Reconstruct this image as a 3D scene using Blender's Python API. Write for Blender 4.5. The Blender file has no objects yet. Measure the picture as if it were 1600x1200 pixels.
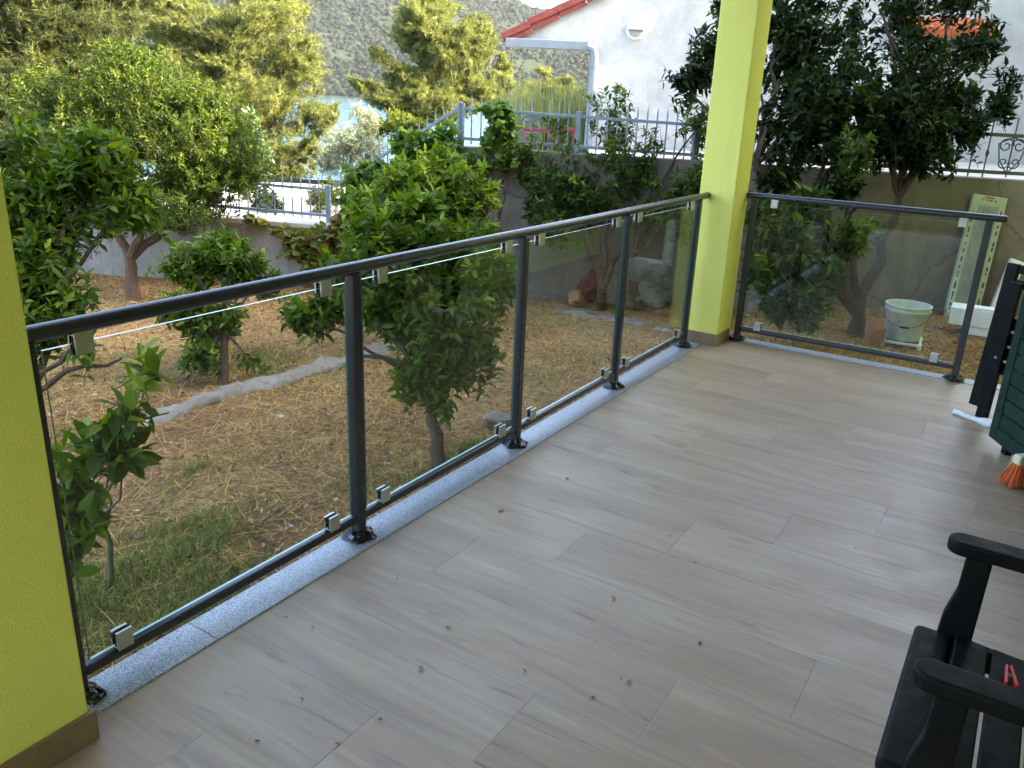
import bpy, math, random
import numpy as np
from mathutils import Vector, Matrix
random.seed(7)
rng = np.random.default_rng(11)
scene = bpy.context.scene
col = scene.collection

# ---------------------------------------------------------------- camera
FPX = 1281.0                       # focal length in pixels of the 1600 px wide photograph
YAW, PITCH, ROLL = .558, .334, .041
CAM = np.array([1.867, 0.0, 1.544])
_f = np.array([-math.sin(YAW)*math.cos(PITCH), math.cos(YAW)*math.cos(PITCH), -math.sin(PITCH)])
_r0 = np.array([math.cos(YAW), math.sin(YAW), 0.0])
_u0 = np.cross(_r0, _f)
_r = math.cos(ROLL)*_r0 + math.sin(ROLL)*_u0
_u = -math.sin(ROLL)*_r0 + math.cos(ROLL)*_u0
cam_data = bpy.data.cameras.new('camera')
cam = bpy.data.objects.new('camera', cam_data)
col.objects.link(cam)
mw = Matrix.Identity(4)
for i in range(3):
    mw[i][0], mw[i][1], mw[i][2], mw[i][3] = _r[i], _u[i], -_f[i], CAM[i]
cam.matrix_world = mw
cam_data.sensor_fit = 'HORIZONTAL'
cam_data.sensor_width = 36.0
cam_data.lens = FPX/1600*36
cam_data.clip_start = .05
cam_data.clip_end = 8000
scene.camera = cam

# ---------------------------------------------------------------- sky, sun, exposure
SUN_AZ, SUN_EL = math.radians(58), math.radians(30)      # azimuth clockwise from +Y
world = bpy.data.worlds.new('World')
scene.world = world
world.use_nodes = True
wn = world.node_tree.nodes
wn.clear()
wo = wn.new('ShaderNodeOutputWorld')
wb = wn.new('ShaderNodeBackground')
ws = wn.new('ShaderNodeTexSky')
ws.sky_type = 'NISHITA'
ws.sun_disc = False
ws.sun_elevation = SUN_EL
ws.sun_rotation = SUN_AZ
ws.dust_density = 5.0
wb.inputs['Strength'].default_value = .15
world.node_tree.links.new(ws.outputs[0], wb.inputs['Color'])
world.node_tree.links.new(wb.outputs[0], wo.inputs['Surface'])
sd = bpy.data.lights.new('sun', 'SUN')
sd.energy = 3.2
sd.angle = math.radians(.53)
sd.color = (1.0, .89, .70)
sun = bpy.data.objects.new('sun', sd)
col.objects.link(sun)
sdir = Vector((math.sin(SUN_AZ)*math.cos(SUN_EL), math.cos(SUN_AZ)*math.cos(SUN_EL), math.sin(SUN_EL)))
sun.rotation_euler = sdir.to_track_quat('Z', 'Y').to_euler()
sun.location = (8, 6, 12)
vs = scene.view_settings
vs.view_transform = 'Standard'
vs.look = 'None'
vs.gamma = 1
vs.use_curve_mapping = False
vs.exposure = 3.4
scene.cycles.max_bounces = 10
scene.cycles.diffuse_bounces = 4
scene.cycles.glossy_bounces = 3
scene.cycles.transmission_bounces = 4
scene.cycles.transparent_max_bounces = 16
scene.cycles.volume_bounces = 0

# ---------------------------------------------------------------- pixel -> place
def ray(x, y):
    return _f + _r*(x-800)/FPX - _u*(y-600)/FPX
def atz(x, y, z):
    d = ray(x, y)
    return CAM + (z-CAM[2])/d[2]*d
def atd(x, y, t):
    return CAM + t*ray(x, y)
def atX(x, y, X):
    d = ray(x, y)
    return CAM + (X-CAM[0])/d[0]*d
def atY(x, y, Y):
    d = ray(x, y)
    return CAM + (Y-CAM[1])/d[1]*d
def atpl(x, y, P, dv):              # on the vertical plane through P along the horizontal direction dv
    n = np.array([-dv[1], dv[0], 0.0])
    d = ray(x, y)
    return CAM + (n@(np.array([P[0], P[1], 0.0])-CAM))/(n@d)*d
FH = np.array([-math.sin(YAW), math.cos(YAW), 0.0])      # view heading, level
RH = np.array([math.cos(YAW), math.sin(YAW), 0.0])
def dl(d, l, z=0.0):                # depth and lateral offset along the heading -> world
    return np.array([CAM[0], CAM[1], 0.0]) + FH*d + RH*l + np.array([0, 0, z])

# ---------------------------------------------------------------- materials
def new_mat(name):
    m = bpy.data.materials.new(name)
    m.use_nodes = True
    nt = m.node_tree
    b = nt.nodes['Principled BSDF']
    return m, nt, b
def L(nt, a, b):
    nt.links.new(a, b)
def coords(nt, scale=(1, 1, 1), rnd=False, kind='Object'):
    tc = nt.nodes.new('ShaderNodeTexCoord')
    mp = nt.nodes.new('ShaderNodeMapping')
    mp.inputs['Scale'].default_value = scale
    src = tc.outputs[kind]
    if rnd:
        oi = nt.nodes.new('ShaderNodeObjectInfo')
        mul = nt.nodes.new('ShaderNodeVectorMath'); mul.operation = 'SCALE'
        mul.inputs[0].default_value = (37.0, 91.0, 53.0)
        L(nt, oi.outputs['Random'], mul.inputs['Scale'])
        add = nt.nodes.new('ShaderNodeVectorMath'); add.operation = 'ADD'
        L(nt, src, add.inputs[0]); L(nt, mul.outputs[0], add.inputs[1])
        src = add.outputs[0]
    L(nt, src, mp.inputs['Vector'])
    return mp.outputs['Vector']
def noise(nt, vec, scale, detail=4, rough=.55, dist=0):
    n = nt.nodes.new('ShaderNodeTexNoise')
    n.inputs['Scale'].default_value = scale
    n.inputs['Detail'].default_value = detail
    n.inputs['Roughness'].default_value = rough
    n.inputs['Distortion'].default_value = dist
    L(nt, vec, n.inputs['Vector'])
    return n.outputs['Fac']
def ramp(nt, fac, stops):
    r = nt.nodes.new('ShaderNodeValToRGB')
    e = r.color_ramp.elements
    while len(e) < len(stops):
        e.new(.5)
    for i, (p, c) in enumerate(stops):
        e[i].position = p
        e[i].color = (c, c, c, 1) if isinstance(c, (int, float)) else (*c, 1)
    L(nt, fac, r.inputs['Fac'])
    return r.outputs['Color']
def mix(nt, fac, a, b, mode='MIX'):
    m = nt.nodes.new('ShaderNodeMix')
    m.data_type = 'RGBA'
    m.blend_type = mode
    for s, v in ((m.inputs['Factor'], fac), (m.inputs['A'], a), (m.inputs['B'], b)):
        pass
    ins = [m.inputs[0], m.inputs[6], m.inputs[7]]
    for s, v in zip(ins, (fac, a, b)):
        if isinstance(v, bpy.types.NodeSocket):
            L(nt, v, s)
        elif isinstance(v, (int, float)):
            s.default_value = v if s is ins[0] else (v, v, v, 1)
        else:
            s.default_value = (*v, 1)
    return m.outputs[2]
def bump(nt, b, height, strength=.3, dist=.01):
    n = nt.nodes.new('ShaderNodeBump')
    n.inputs['Strength'].default_value = strength
    n.inputs['Distance'].default_value = dist
    L(nt, height, n.inputs['Height'])
    L(nt, n.outputs['Normal'], b.inputs['Normal'])
def plain(name, c, rough=.5, metal=0.0, var=.12, scale=8, bmp=0.0, bscale=60, spec=.5, bdist=.004):
    """one colour with uneven wear: slow blotches in colour and gloss, optional fine relief"""
    m, nt, b = new_mat(name)
    v = coords(nt)
    n = noise(nt, v, scale, 5, .6)
    lo = tuple(x*(1-var) for x in c); hi = tuple(min(1, x*(1+var)) for x in c)
    L(nt, ramp(nt, n, [(.3, lo), (.7, hi)]), b.inputs['Base Color'])
    L(nt, ramp(nt, noise(nt, v, scale*2.3, 3), [(.3, max(.03, rough*.85)), (.7, min(1, rough*1.15))]), b.inputs['Roughness'])
    b.inputs['Metallic'].default_value = metal
    b.inputs['Specular IOR Level'].default_value = spec
    if bmp:
        bump(nt, b, noise(nt, v, bscale, 3), bmp, bdist)
    return m

MAT = {}
# yellow rendered plaster
def stucco(name, c):
    m, nt, b = new_mat(name)
    v = coords(nt)
    big = noise(nt, v, 1.6, 5, .6)
    L(nt, ramp(nt, big, [(.25, tuple(x*.93 for x in c)), (.75, tuple(x*1.05 for x in c))]), b.inputs['Base Color'])
    b.inputs['Roughness'].default_value = .85
    b.inputs['Specular IOR Level'].default_value = .25
    base_c = b.inputs['Base Color'].links[0].from_socket
    mp = nt.nodes.new('ShaderNodeMapping'); mp.inputs['Scale'].default_value = (7, 7, .6)
    L(nt, v, mp.inputs['Vector'])
    base_c = mix(nt, ramp(nt, noise(nt, mp.outputs[0], 1.2, 5, .65), [(.56, 0.0), (.78, .20)]), base_c, tuple(x*.6 for x in c))
    base_c = mix(nt, ramp(nt, noise(nt, v, 26, 4, .7), [(.66, 0.0), (.74, .25)]), base_c, tuple(x*.55 for x in c))
    L(nt, base_c, b.inputs['Base Color'])
    h = mix(nt, .45, noise(nt, v, 150, 3, .7), noise(nt, v, 45, 3))
    bump(nt, b, h, .85, .006)
    return m
MAT['yellow'] = stucco('yellow_render', (.84, .83, .20))
MAT['ceiling'] = stucco('white_ceiling_paint', (.44, .42, .39))
# wood look porcelain planks
def plank_mat():
    m, nt, b = new_mat('wood_look_porcelain')
    v = coords(nt, (1, 1, 1), True)
    def sv(s):
        mp = nt.nodes.new('ShaderNodeMapping'); mp.inputs['Scale'].default_value = s
        L(nt, v, mp.inputs['Vector']); return mp.outputs['Vector']
    oi = nt.nodes.new('ShaderNodeObjectInfo')
    broad = noise(nt, sv((.9, 5.0, 1)), 1.0, 4, .55, .6)
    c = ramp(nt, broad, [(.28, (.26, .168, .095)), (.5, (.36, .255, .158)), (.72, (.445, .338, .225))])
    fine = noise(nt, sv((2.2, 60, 1)), 1.0, 6, .65, .4)
    c = mix(nt, .35, c, ramp(nt, fine, [(.3, (.235, .152, .088)), (.7, (.425, .325, .222))]))
    warm = noise(nt, sv((1.3, 6, 1)), 1.0, 3)
    c = mix(nt, ramp(nt, warm, [(.48, 0.0), (.70, .5)]), c, (.31, .205, .14))
    streak = noise(nt, sv((1.3, 13, 1)), 1.0, 5, .6, 1.2)
    c = mix(nt, ramp(nt, streak, [(.54, 0.0), (.76, .55)]), c, (.16, .115, .085))
    pale = noise(nt, sv((2.0, 26, 3)), 1.3, 4, .5, .5)
    c = mix(nt, ramp(nt, pale, [(.62, 0.0), (.72, .28)]), c, (.46, .38, .29))
    knot = noise(nt, sv((1.9, 15, 2)), 1.0, 4, .55, 1.8)
    c = mix(nt, ramp(nt, knot, [(.62, 0.0), (.74, .6)]), c, (.10, .072, .058))
    tone = nt.nodes.new('ShaderNodeHueSaturation')
    mr = nt.nodes.new('ShaderNodeMapRange'); mr.inputs[3].default_value = .96; mr.inputs[4].default_value = 1.04
    L(nt, oi.outputs['Random'], mr.inputs[0]); L(nt, mr.outputs[0], tone.inputs['Value'])
    L(nt, c, tone.inputs['Color'])
    L(nt, tone.outputs[0], b.inputs['Base Color'])
    L(nt, ramp(nt, noise(nt, v, 5, 4), [(.3, .36), (.7, .50)]), b.inputs['Roughness'])
    b.inputs['Specular IOR Level'].default_value = .5
    bump(nt, b, fine, .06, .002)
    return m
MAT['plank'] = plank_mat()
MAT['grout'] = plain('grout', (.46, .42, .37), .9, 0, .15, 20)
def granite():
    m, nt, b = new_mat('flamed_granite')
    v = coords(nt)
    n = noise(nt, v, 260, 2, .8)
    n2 = noise(nt, v, 110, 3, .8)
    c = ramp(nt, n, [(.36, (.045, .055, .065)), (.44, (.22, .245, .27)), (.56, (.42, .44, .46)), (.7, (.60, .61, .62))])
    c = mix(nt, ramp(nt, n2, [(.55, 0.0), (.66, .6)]), c, (.16, .18, .20))
    L(nt, c, b.inputs['Base Color'])
    b.inputs['Roughness'].default_value = .30
    bump(nt, b, n, .15, .002)
    return m
MAT['granite'] = granite()
def powder(name, c, rough, spec):
    m, nt, b = new_mat(name)
    v = coords(nt)
    L(nt, ramp(nt, noise(nt, v, 1.1, 2), [(.35, tuple(x*.94 for x in c)), (.65, tuple(x*1.06 for x in c))]), b.inputs['Base Color'])
    b.inputs['Roughness'].default_value = rough
    b.inputs['Specular IOR Level'].default_value = spec
    bump(nt, b, noise(nt, v, 900, 1), .06, .0004)
    return m
MAT['anthracite'] = powder('anthracite_powder_coat', (.027, .031, .040), .27, .6)
MAT['black_plastic'] = plain('black_plastic_film', (.012, .013, .016), .22, 0, .2, 20, .4, 40, .5, .01)
MAT['alu'] = plain('cast_aluminium', (.55, .55, .50), .38, .75, .08, 30, .06, 220)
MAT['door_wood'] = plain('dark_stained_wood', (.045, .028, .02), .5, 0, .25, 6, .1, 50)
MAT['rubber'] = plain('black_rubber', (.012, .012, .012), .6)
def glass():
    m, nt, b = new_mat('clear_glass')
    nt.nodes.remove(b)
    out = nt.nodes['Material Output']
    tr = nt.nodes.new('ShaderNodeBsdfTransparent'); tr.inputs['Color'].default_value = (.965, .985, .975, 1)
    gl = nt.nodes.new('ShaderNodeBsdfGlossy'); gl.inputs['Roughness'].default_value = .0
    lw = nt.nodes.new('ShaderNodeLayerWeight'); lw.inputs['Blend'].default_value = .5
    pw = nt.nodes.new('ShaderNodeMath'); pw.operation = 'POWER'; pw.inputs[1].default_value = 5.0
    L(nt, lw.outputs['Facing'], pw.inputs[0])
    ma = nt.nodes.new('ShaderNodeMath'); ma.operation = 'MULTIPLY_ADD'
    ma.inputs[1].default_value = .94; ma.inputs[2].default_value = .03
    L(nt, pw.outputs[0], ma.inputs[0])
    mx = nt.nodes.new('ShaderNodeMixShader')
    L(nt, ma.outputs[0], mx.inputs[0]); L(nt, tr.outputs[0], mx.inputs[1]); L(nt, gl.outputs[0], mx.inputs[2])
    L(nt, mx.outputs[0], out.inputs['Surface'])
    return m
MAT['glass'] = glass()
MAT['glass_edge_green'] = plain('green_glass_edge', (.02, .10, .075), .12, 0, .2, 10)
MAT['glass_edge'] = plain('polished_glass_edge', (.55, .72, .66), .15, 0, .1, 10)
def concrete(name, c, stain, scale=1.0, extra=None, crack=0):
    m, nt, b = new_mat(name)
    v = coords(nt)
    big = noise(nt, v, .9*scale, 6, .65, .3)
    mid = noise(nt, v, 5*scale, 6, .7)
    cc = ramp(nt, big, [(.3, tuple(x*.75 for x in c)), (.55, c), (.75, tuple(min(1, x*1.2) for x in c))])
    mp = nt.nodes.new('ShaderNodeMapping'); mp.inputs['Scale'].default_value = (3.2, 3.2, .35)
    L(nt, v, mp.inputs['Vector'])
    cc = mix(nt, ramp(nt, noise(nt, mp.outputs[0], 1.6*scale, 5, .6), [(.52, 0.0), (.72, .6)]), cc, stain)
    cc = mix(nt, ramp(nt, mid, [(.35, .45), (.6, 0.0)]), cc, tuple(x*.5 for x in c))
    if crack:
        vo = nt.nodes.new('ShaderNodeTexVoronoi'); vo.feature = 'DISTANCE_TO_EDGE'; vo.inputs['Scale'].default_value = crack
        wv_ = nt.nodes.new('ShaderNodeTexNoise'); wv_.inputs['Scale'].default_value = 3.0; wv_.inputs['Detail'].default_value = 5
        L(nt, v, wv_.inputs['Vector'])
        ad = nt.nodes.new('ShaderNodeMixRGB'); ad.blend_type = 'ADD'; ad.inputs[0].default_value = .35
        L(nt, v, ad.inputs[1]); L(nt, wv_.outputs['Color'], ad.inputs[2])
        L(nt, ad.outputs[0], vo.inputs['Vector'])
        cc = mix(nt, ramp(nt, vo.outputs['Distance'], [(.002, .5), (.009, 0.0)]), cc, tuple(x*.25 for x in c))
    if extra:
        cc = mix(nt, ramp(nt, noise(nt, v, .55, 4, .5), [(.60, 0.0), (.66, .75)]), cc, extra)
    L(nt, cc, b.inputs['Base Color'])
    b.inputs['Roughness'].default_value = .92
    b.inputs['Specular IOR Level'].default_value = .2
    bump(nt, b, mix(nt, .5, mid, noise(nt, v, 40, 5, .7)), .6, .02)
    return m
MAT['concrete'] = concrete('weathered_concrete', (.33, .30, .265), (.11, .10, .088), crack=.8)
MAT['wall_right'] = concrete('old_cement_render', (.22, .19, .155), (.10, .085, .065), 1.0, (.30, .16, .085), .7)
MAT['coping'] = concrete('pale_cement_coping', (.55, .52, .47), (.28, .25, .22), 2)
MAT['pad'] = concrete('pale_concrete_paving', (.62, .57, .50), (.45, .40, .34), .6)
MAT['white_wall'] = concrete('white_house_render', (.54, .535, .535), (.46, .45, .44), .45)
MAT['stone'] = concrete('grey_limestone', (.27, .235, .19), (.10, .08, .06), 3)
MAT['terracotta_stone'] = concrete('reddish_stone', (.40, .20, .11), (.22, .12, .08), 4)
MAT['roof_tile'] = plain('red_clay_tile', (.23, .045, .034), .75, 0, .3, 9, .3, 60)
MAT['orange_tile'] = plain('orange_clay_tile', (.42, .10, .03), .75, 0, .25, 9, .3, 60)
MAT['grey_pipe'] = plain('grey_painted_metal', (.20, .235, .265), .45, 0, .1, 6, .05, 80)
MAT['fence_grey'] = plain('grey_fence_paint', (.20, .23, .28), .5, 0, .18, 12)
MAT['fence_dark'] = plain('dark_iron_paint', (.055, .050, .052), .55, 0, .2, 15)
MAT['white_plastic'] = plain('white_plastic', (.72, .74, .72), .4, 0, .06, 10)
MAT['bucket'] = plain('dusty_white_plastic', (.56, .60, .55), .5, 0, .28, 7, .05, 60)
MAT['foam'] = plain('expanded_polystyrene', (.80, .81, .82), .8, 0, .04, 12, .4, 160)
MAT['shutter'] = plain('white_shutter_paint', (.74, .75, .74), .5, 0, .06, 6)
MAT['lamp_glass'] = plain('frosted_lamp_glass', (.33, .33, .31), .25, 0, .1, 20)
MAT['green_paint'] = plain('dark_green_painted_wood', (.004, .024, .017), .55, 0, .25, 9, .12, 90, .25)
MAT['black_wood'] = plain('black_painted_wood', (.0035, .004, .0045), .6, 0, .25, 12, .12, 90, .18)
MAT['bolt'] = plain('zinc_bolt', (.35, .35, .36), .35, .9)
MAT['orange_bristle'] = plain('orange_nylon', (.78, .16, .03), .5, 0, .25, 30)
MAT['cream_plastic'] = plain('cream_plastic', (.70, .62, .38), .5)
MAT['red_plastic'] = plain('red_plastic', (.55, .015, .02), .35)
MAT['red_sack'] = plain('faded_red_sack', (.12, .028, .03), .8, 0, .35, 7, .5, 18, .3, .02)
MAT['red_metal'] = plain('red_painted_steel', (.14, .012, .014), .5, 0, .2, 8)
MAT['wire'] = plain('steel_wire', (.16, .16, .16), .5, .6)
MAT['carton'] = plain('pale_green_carton', (.40, .42, .29), .75, 0, .10, 6)
MAT['carton_print'] = concrete('printed_stone_picture', (.30, .33, .29), (.14, .16, .14), 6)
MAT['ink'] = plain('black_print', (.05, .05, .05), .7)
MAT['red_ink'] = plain('red_print', (.50, .06, .03), .7)
MAT['blue_label'] = plain('pale_blue_label', (.50, .58, .60), .6)
MAT['dry_leaf'] = plain('dry_leaf', (.30, .13, .06), .8, 0, .4, 60)
MAT['dark_leaf'] = plain('dark_dry_leaf', (.10, .06, .045), .8, 0, .4, 60)

def leaf_mat(name, dark, mid, young, rough=.38, trans=.28, spec=.5):
    m, nt, b = new_mat(name)
    at = nt.nodes.new('ShaderNodeAttribute'); at.attribute_name = 'tint'
    c = ramp(nt, at.outputs['Fac'], [(0.0, dark), (.5, mid), (1.0, young)])
    v = coords(nt)
    c = mix(nt, ramp(nt, noise(nt, v, 30, 2), [(.3, .25), (.7, 0.0)]), c, tuple(x*.7 for x in dark))
    L(nt, c, b.inputs['Base Color'])
    b.inputs['Roughness'].default_value = rough
    b.inputs['Specular IOR Level'].default_value = spec
    tl = nt.nodes.new('ShaderNodeBsdfTranslucent')
    hs = nt.nodes.new('ShaderNodeHueSaturation'); hs.inputs['Value'].default_value = 1.5; hs.inputs['Saturation'].default_value = 1.1
    L(nt, c, hs.inputs['Color']); L(nt, hs.outputs[0], tl.inputs['Color'])
    mx = nt.nodes.new('ShaderNodeMixShader'); mx.inputs[0].default_value = trans
    out = nt.nodes['Material Output']
    L(nt, b.outputs[0], mx.inputs[1]); L(nt, tl.outputs[0], mx.inputs[2]); L(nt, mx.outputs[0], out.inputs['Surface'])
    return m
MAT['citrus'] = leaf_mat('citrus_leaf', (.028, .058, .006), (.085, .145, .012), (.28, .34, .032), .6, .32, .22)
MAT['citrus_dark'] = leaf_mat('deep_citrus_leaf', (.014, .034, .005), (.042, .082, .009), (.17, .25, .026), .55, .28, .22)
MAT['citrus_deep'] = leaf_mat('shade_citrus_leaf', (.008, .018, .004), (.017, .036, .006), (.11, .18, .020), .5, .2, .22)  # deep shade of the big citrus put into a darker leaf colour
MAT['pome'] = leaf_mat('pomegranate_leaf', (.026, .046, .006), (.072, .112, .011), (.20, .21, .026), .6, .35, .2)
MAT['ever'] = leaf_mat('evergreen_leaf', (.020, .050, .012), (.055, .115, .020), (.20, .24, .045), .3, .2)
MAT['olive'] = leaf_mat('olive_leaf', (.18, .20, .10), (.34, .37, .20), (.55, .56, .36), .5, .25)
MAT['vine'] = leaf_mat('vine_leaf', (.04, .09, .012), (.085, .165, .020), (.22, .28, .045), .5, .4)
MAT['vine_red'] = leaf_mat('turning_vine_leaf', (.07, .12, .02), (.16, .20, .03), (.38, .16, .04), .55, .35)
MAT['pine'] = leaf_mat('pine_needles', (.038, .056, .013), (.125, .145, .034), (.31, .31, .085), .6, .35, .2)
MAT['pine_far'] = leaf_mat('shaded_pine_needles', (.022, .034, .007), (.070, .085, .014), (.20, .20, .034), .55, .3, .3)  # shadow on the edge pine put into a darker needle colour
MAT['reed'] = leaf_mat('pale_reeds', (.16, .18, .05), (.30, .31, .10), (.48, .44, .19), .6, .35)
MAT['dry_grass'] = leaf_mat('dry_grass', (.32, .165, .045), (.62, .385, .11), (.78, .56, .21), .8, .3, .2)
MAT['green_grass'] = leaf_mat('green_grass', (.065, .090, .012), (.15, .180, .024), (.40, .35, .09), .6, .35, .3)
MAT['maquis'] = leaf_mat('maquis_scrub', (.005, .009, .005), (.009, .015, .007), (.018, .024, .012), .9, 0, .1)
MAT['bark'] = concrete('brown_bark', (.095, .066, .046), (.04, .03, .022), 9)
MAT['bark_pale'] = concrete('pale_bark', (.14, .088, .056), (.06, .04, .028), 9)
MAT['twig'] = plain('green_brown_twig', (.07, .075, .03), .8)

def ground_mat():
    m, nt, b = new_mat('dry_garden_soil')
    v = coords(nt)
    c = ramp(nt, noise(nt, v, 1.3, 6, .65), [(.3, (.20, .095, .038)), (.5, (.36, .20, .075)), (.7, (.48, .31, .125))])
    c = mix(nt, ramp(nt, noise(nt, v, 22, 6, .75), [(.40, .8), (.62, 0.0)]), c, (.085, .050, .028))
    c = mix(nt, ramp(nt, noise(nt, v, 55, 4, .7), [(.58, 0.0), (.68, .7)]), c, (.48, .36, .19))
    c = mix(nt, ramp(nt, noise(nt, v, .8, 5, .6), [(.55, 0.0), (.72, .55)]), c, (.10, .12, .035))
    L(nt, c, b.inputs['Base Color'])
    b.inputs['Roughness'].default_value = .95
    b.inputs['Specular IOR Level'].default_value = .1
    bump(nt, b, mix(nt, .5, noise(nt, v, 30, 6, .75), noise(nt, v, 90, 4, .7)), .9, .03)
    return m
MAT['soil'] = ground_mat()
def hill_mat():
    m, nt, b = new_mat('scrub_hillside')
    v = coords(nt)
    c = ramp(nt, noise(nt, v, .012, 8, .7), [(.35, (.010, .016, .008)), (.5, (.020, .029, .014)), (.66, (.050, .056, .036))])
    c = mix(nt, ramp(nt, noise(nt, v, .11, 6, .75), [(.42, .7), (.56, 0.0)]), c, (.014, .019, .010))
    L(nt, c, b.inputs['Base Color'])
    b.inputs['Roughness'].default_value = 1
    b.inputs['Specular IOR Level'].default_value = .05
    return m
MAT['hill'] = hill_mat()
def sea_mat():
    m, nt, b = new_mat('sea_water')
    b.inputs['Base Color'].default_value = (.02, .06, .085, 1)
    b.inputs['Roughness'].default_value = .18
    v = coords(nt, (1, 1, 1))
    bump(nt, b, noise(nt, v, .9, 5, .6), .35, .25)
    return m
MAT['sea'] = sea_mat()

# ---------------------------------------------------------------- building blocks
def tag(o, label=None, cat=None, group=None, kind=None):
    for k, v in (('label', label), ('category', cat), ('group', group), ('kind', kind)):
        if v:
            o[k] = v
    return o
WL = {}
def empty(name, loc, label=None, cat=None, group=None):
    o = bpy.data.objects.new(name, None)
    o.empty_display_size = .1
    o.location = loc
    col.objects.link(o)
    WL[o.name] = np.array(loc, float)
    return tag(o, label, cat, group)
def off(parent):
    while parent is not None:
        if parent.name in WL:
            return WL[parent.name]
        parent = parent.parent
    return np.zeros(3)
def link(name, me, parent, loc=None, rot=None):
    o = bpy.data.objects.new(name, me)
    col.objects.link(o)
    if parent is not None:
        o.parent = parent
    if loc is not None:
        o.location = Vector(np.array(loc, float)-off(parent))
    if rot is not None:
        o.rotation_euler = rot
    return o
def frame(a, b, up=(0, 0, 1)):
    t = np.array(b, float)-np.array(a, float)
    t /= max(1e-9, np.linalg.norm(t))
    s = np.cross(t, np.array(up, float))
    if np.linalg.norm(s) < 1e-4:
        s = np.cross(t, np.array((1.0, 0, 0)))
    s /= np.linalg.norm(s)
    return t, s, np.cross(s, t)
class MB:
    def __init__(self):
        self.v, self.f, self.m = [], [], []
        self.mi = 0
    def add(self, vs_, fs):
        k = len(self.v)
        self.v += [tuple(map(float, p)) for p in vs_]
        self.f += [tuple(i+k for i in q) for q in fs]
        self.m += [self.mi]*len(fs)
        return self
    def hexa(self, p):
        return self.add(p, [(3, 2, 1, 0), (4, 5, 6, 7), (0, 1, 5, 4), (1, 2, 6, 5), (2, 3, 7, 6), (3, 0, 4, 7)])
    def box(self, x0, x1, y0, y1, z0, z1):
        return self.hexa([(x0, y0, z0), (x1, y0, z0), (x1, y1, z0), (x0, y1, z0), (x0, y0, z1), (x1, y0, z1), (x1, y1, z1), (x0, y1, z1)])
    def obox(self, c, ax, ay, az):         # centre and three half-axis vectors
        c, ax, ay, az = (np.array(q, float) for q in (c, ax, ay, az))
        s = [(-1, -1, -1), (1, -1, -1), (1, 1, -1), (-1, 1, -1), (-1, -1, 1), (1, -1, 1), (1, 1, 1), (-1, 1, 1)]
        return self.hexa([c+a*ax+b*ay+d*az for a, b, d in s])
    def bar(self, a, b, w, h, up=(0, 0, 1)):   # rectangular bar from a to b, w across, h along up
        t, s, u = frame(a, b, up)
        a, b = np.array(a, float), np.array(b, float)
        return self.obox((a+b)/2, (b-a)/2, s*w/2, u*h/2)
    def tube(self, pts, rad, n=8, caps=True):
        pts = [np.array(p, float) for p in pts]
        if isinstance(rad, (int, float)):
            rad = [rad]*len(pts)
        vs_, fs = [], []
        pu = None
        for i, p in enumerate(pts):
            t = pts[min(i+1, len(pts)-1)]-pts[max(i-1, 0)]
            t = t/max(1e-9, np.linalg.norm(t))
            if pu is None:
                _, s, u = frame(p, p+t)
            else:
                s = np.cross(t, pu)
                s = s/max(1e-9, np.linalg.norm(s)); u = np.cross(s, t)
            pu = u
            for k in range(n):
                a = 2*math.pi*k/n
                vs_.append(p+rad[i]*(math.cos(a)*s+math.sin(a)*u))
        for i in range(len(pts)-1):
            for k in range(n):
                k2 = (k+1) % n
                fs.append((i*n+k, i*n+k2, (i+1)*n+k2, (i+1)*n+k))
        if caps:
            fs.append(tuple(range(n-1, -1, -1)))
            fs.append(tuple((len(pts)-1)*n+k for k in range(n)))
        return self.add(vs_, fs)
    def lathe(self, prof, c, n=24, ax=(0, 0, 1)):
        t, s, u = frame((0, 0, 0), ax, (1, 0, 0) if abs(ax[2]) > .9 else (0, 0, 1))
        c = np.array(c, float)
        vs_, fs = [], []
        for r_, h in prof:
            for k in range(n):
                a = 2*math.pi*k/n
                vs_.append(c+t*h+r_*(math.cos(a)*s+math.sin(a)*u))
        for i in range(len(prof)-1):
            for k in range(n):
                k2 = (k+1) % n
                fs.append((i*n+k, (i+1)*n+k, (i+1)*n+k2, i*n+k2))
        return self.add(vs_, fs)
    def prism(self, poly, ext):            # planar polygon (3D points) pushed along ext
        k = len(poly)
        p0 = [np.array(p, float) for p in poly]
        p1 = [p+np.array(ext, float) for p in p0]
        fs = [tuple(range(k-1, -1, -1)), tuple(range(k, 2*k))]
        fs += [(i, (i+1) % k, k+(i+1) % k, k+i) for i in range(k)]
        return self.add(p0+p1, fs)
    def mesh(self, name, mats, o=(0, 0, 0)):
        me = bpy.data.meshes.new(name)
        ov = np.array(o, float)
        me.from_pydata([tuple(np.array(p)-ov) for p in self.v], [], self.f)
        if not isinstance(mats, (list, tuple)):
            mats = [mats]
        for q in mats:
            me.materials.append(MAT[q])
        if len(mats) > 1:
            me.polygons.foreach_set('material_index', self.m)
        me.update()
        return me
    def build(self, name, mats, parent=None, bev=0.0, smooth=False, seg=2):
        me = self.mesh(name, mats, off(parent))
        o = link(name, me, parent)
        import bmesh
        bm = bmesh.new(); bm.from_mesh(me)
        bmesh.ops.recalc_face_normals(bm, faces=bm.faces)
        bm.to_mesh(me); bm.free()
        if smooth:
            me.polygons.foreach_set('use_smooth', [True]*len(me.polygons))
            try:
                me.set_sharp_from_angle(angle=math.radians(40))
            except Exception:
                pass
        if bev:
            b = o.modifiers.new('bevel', 'BEVEL'); b.width = bev; b.segments = seg; b.limit_method = 'ANGLE'
        return o
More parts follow.
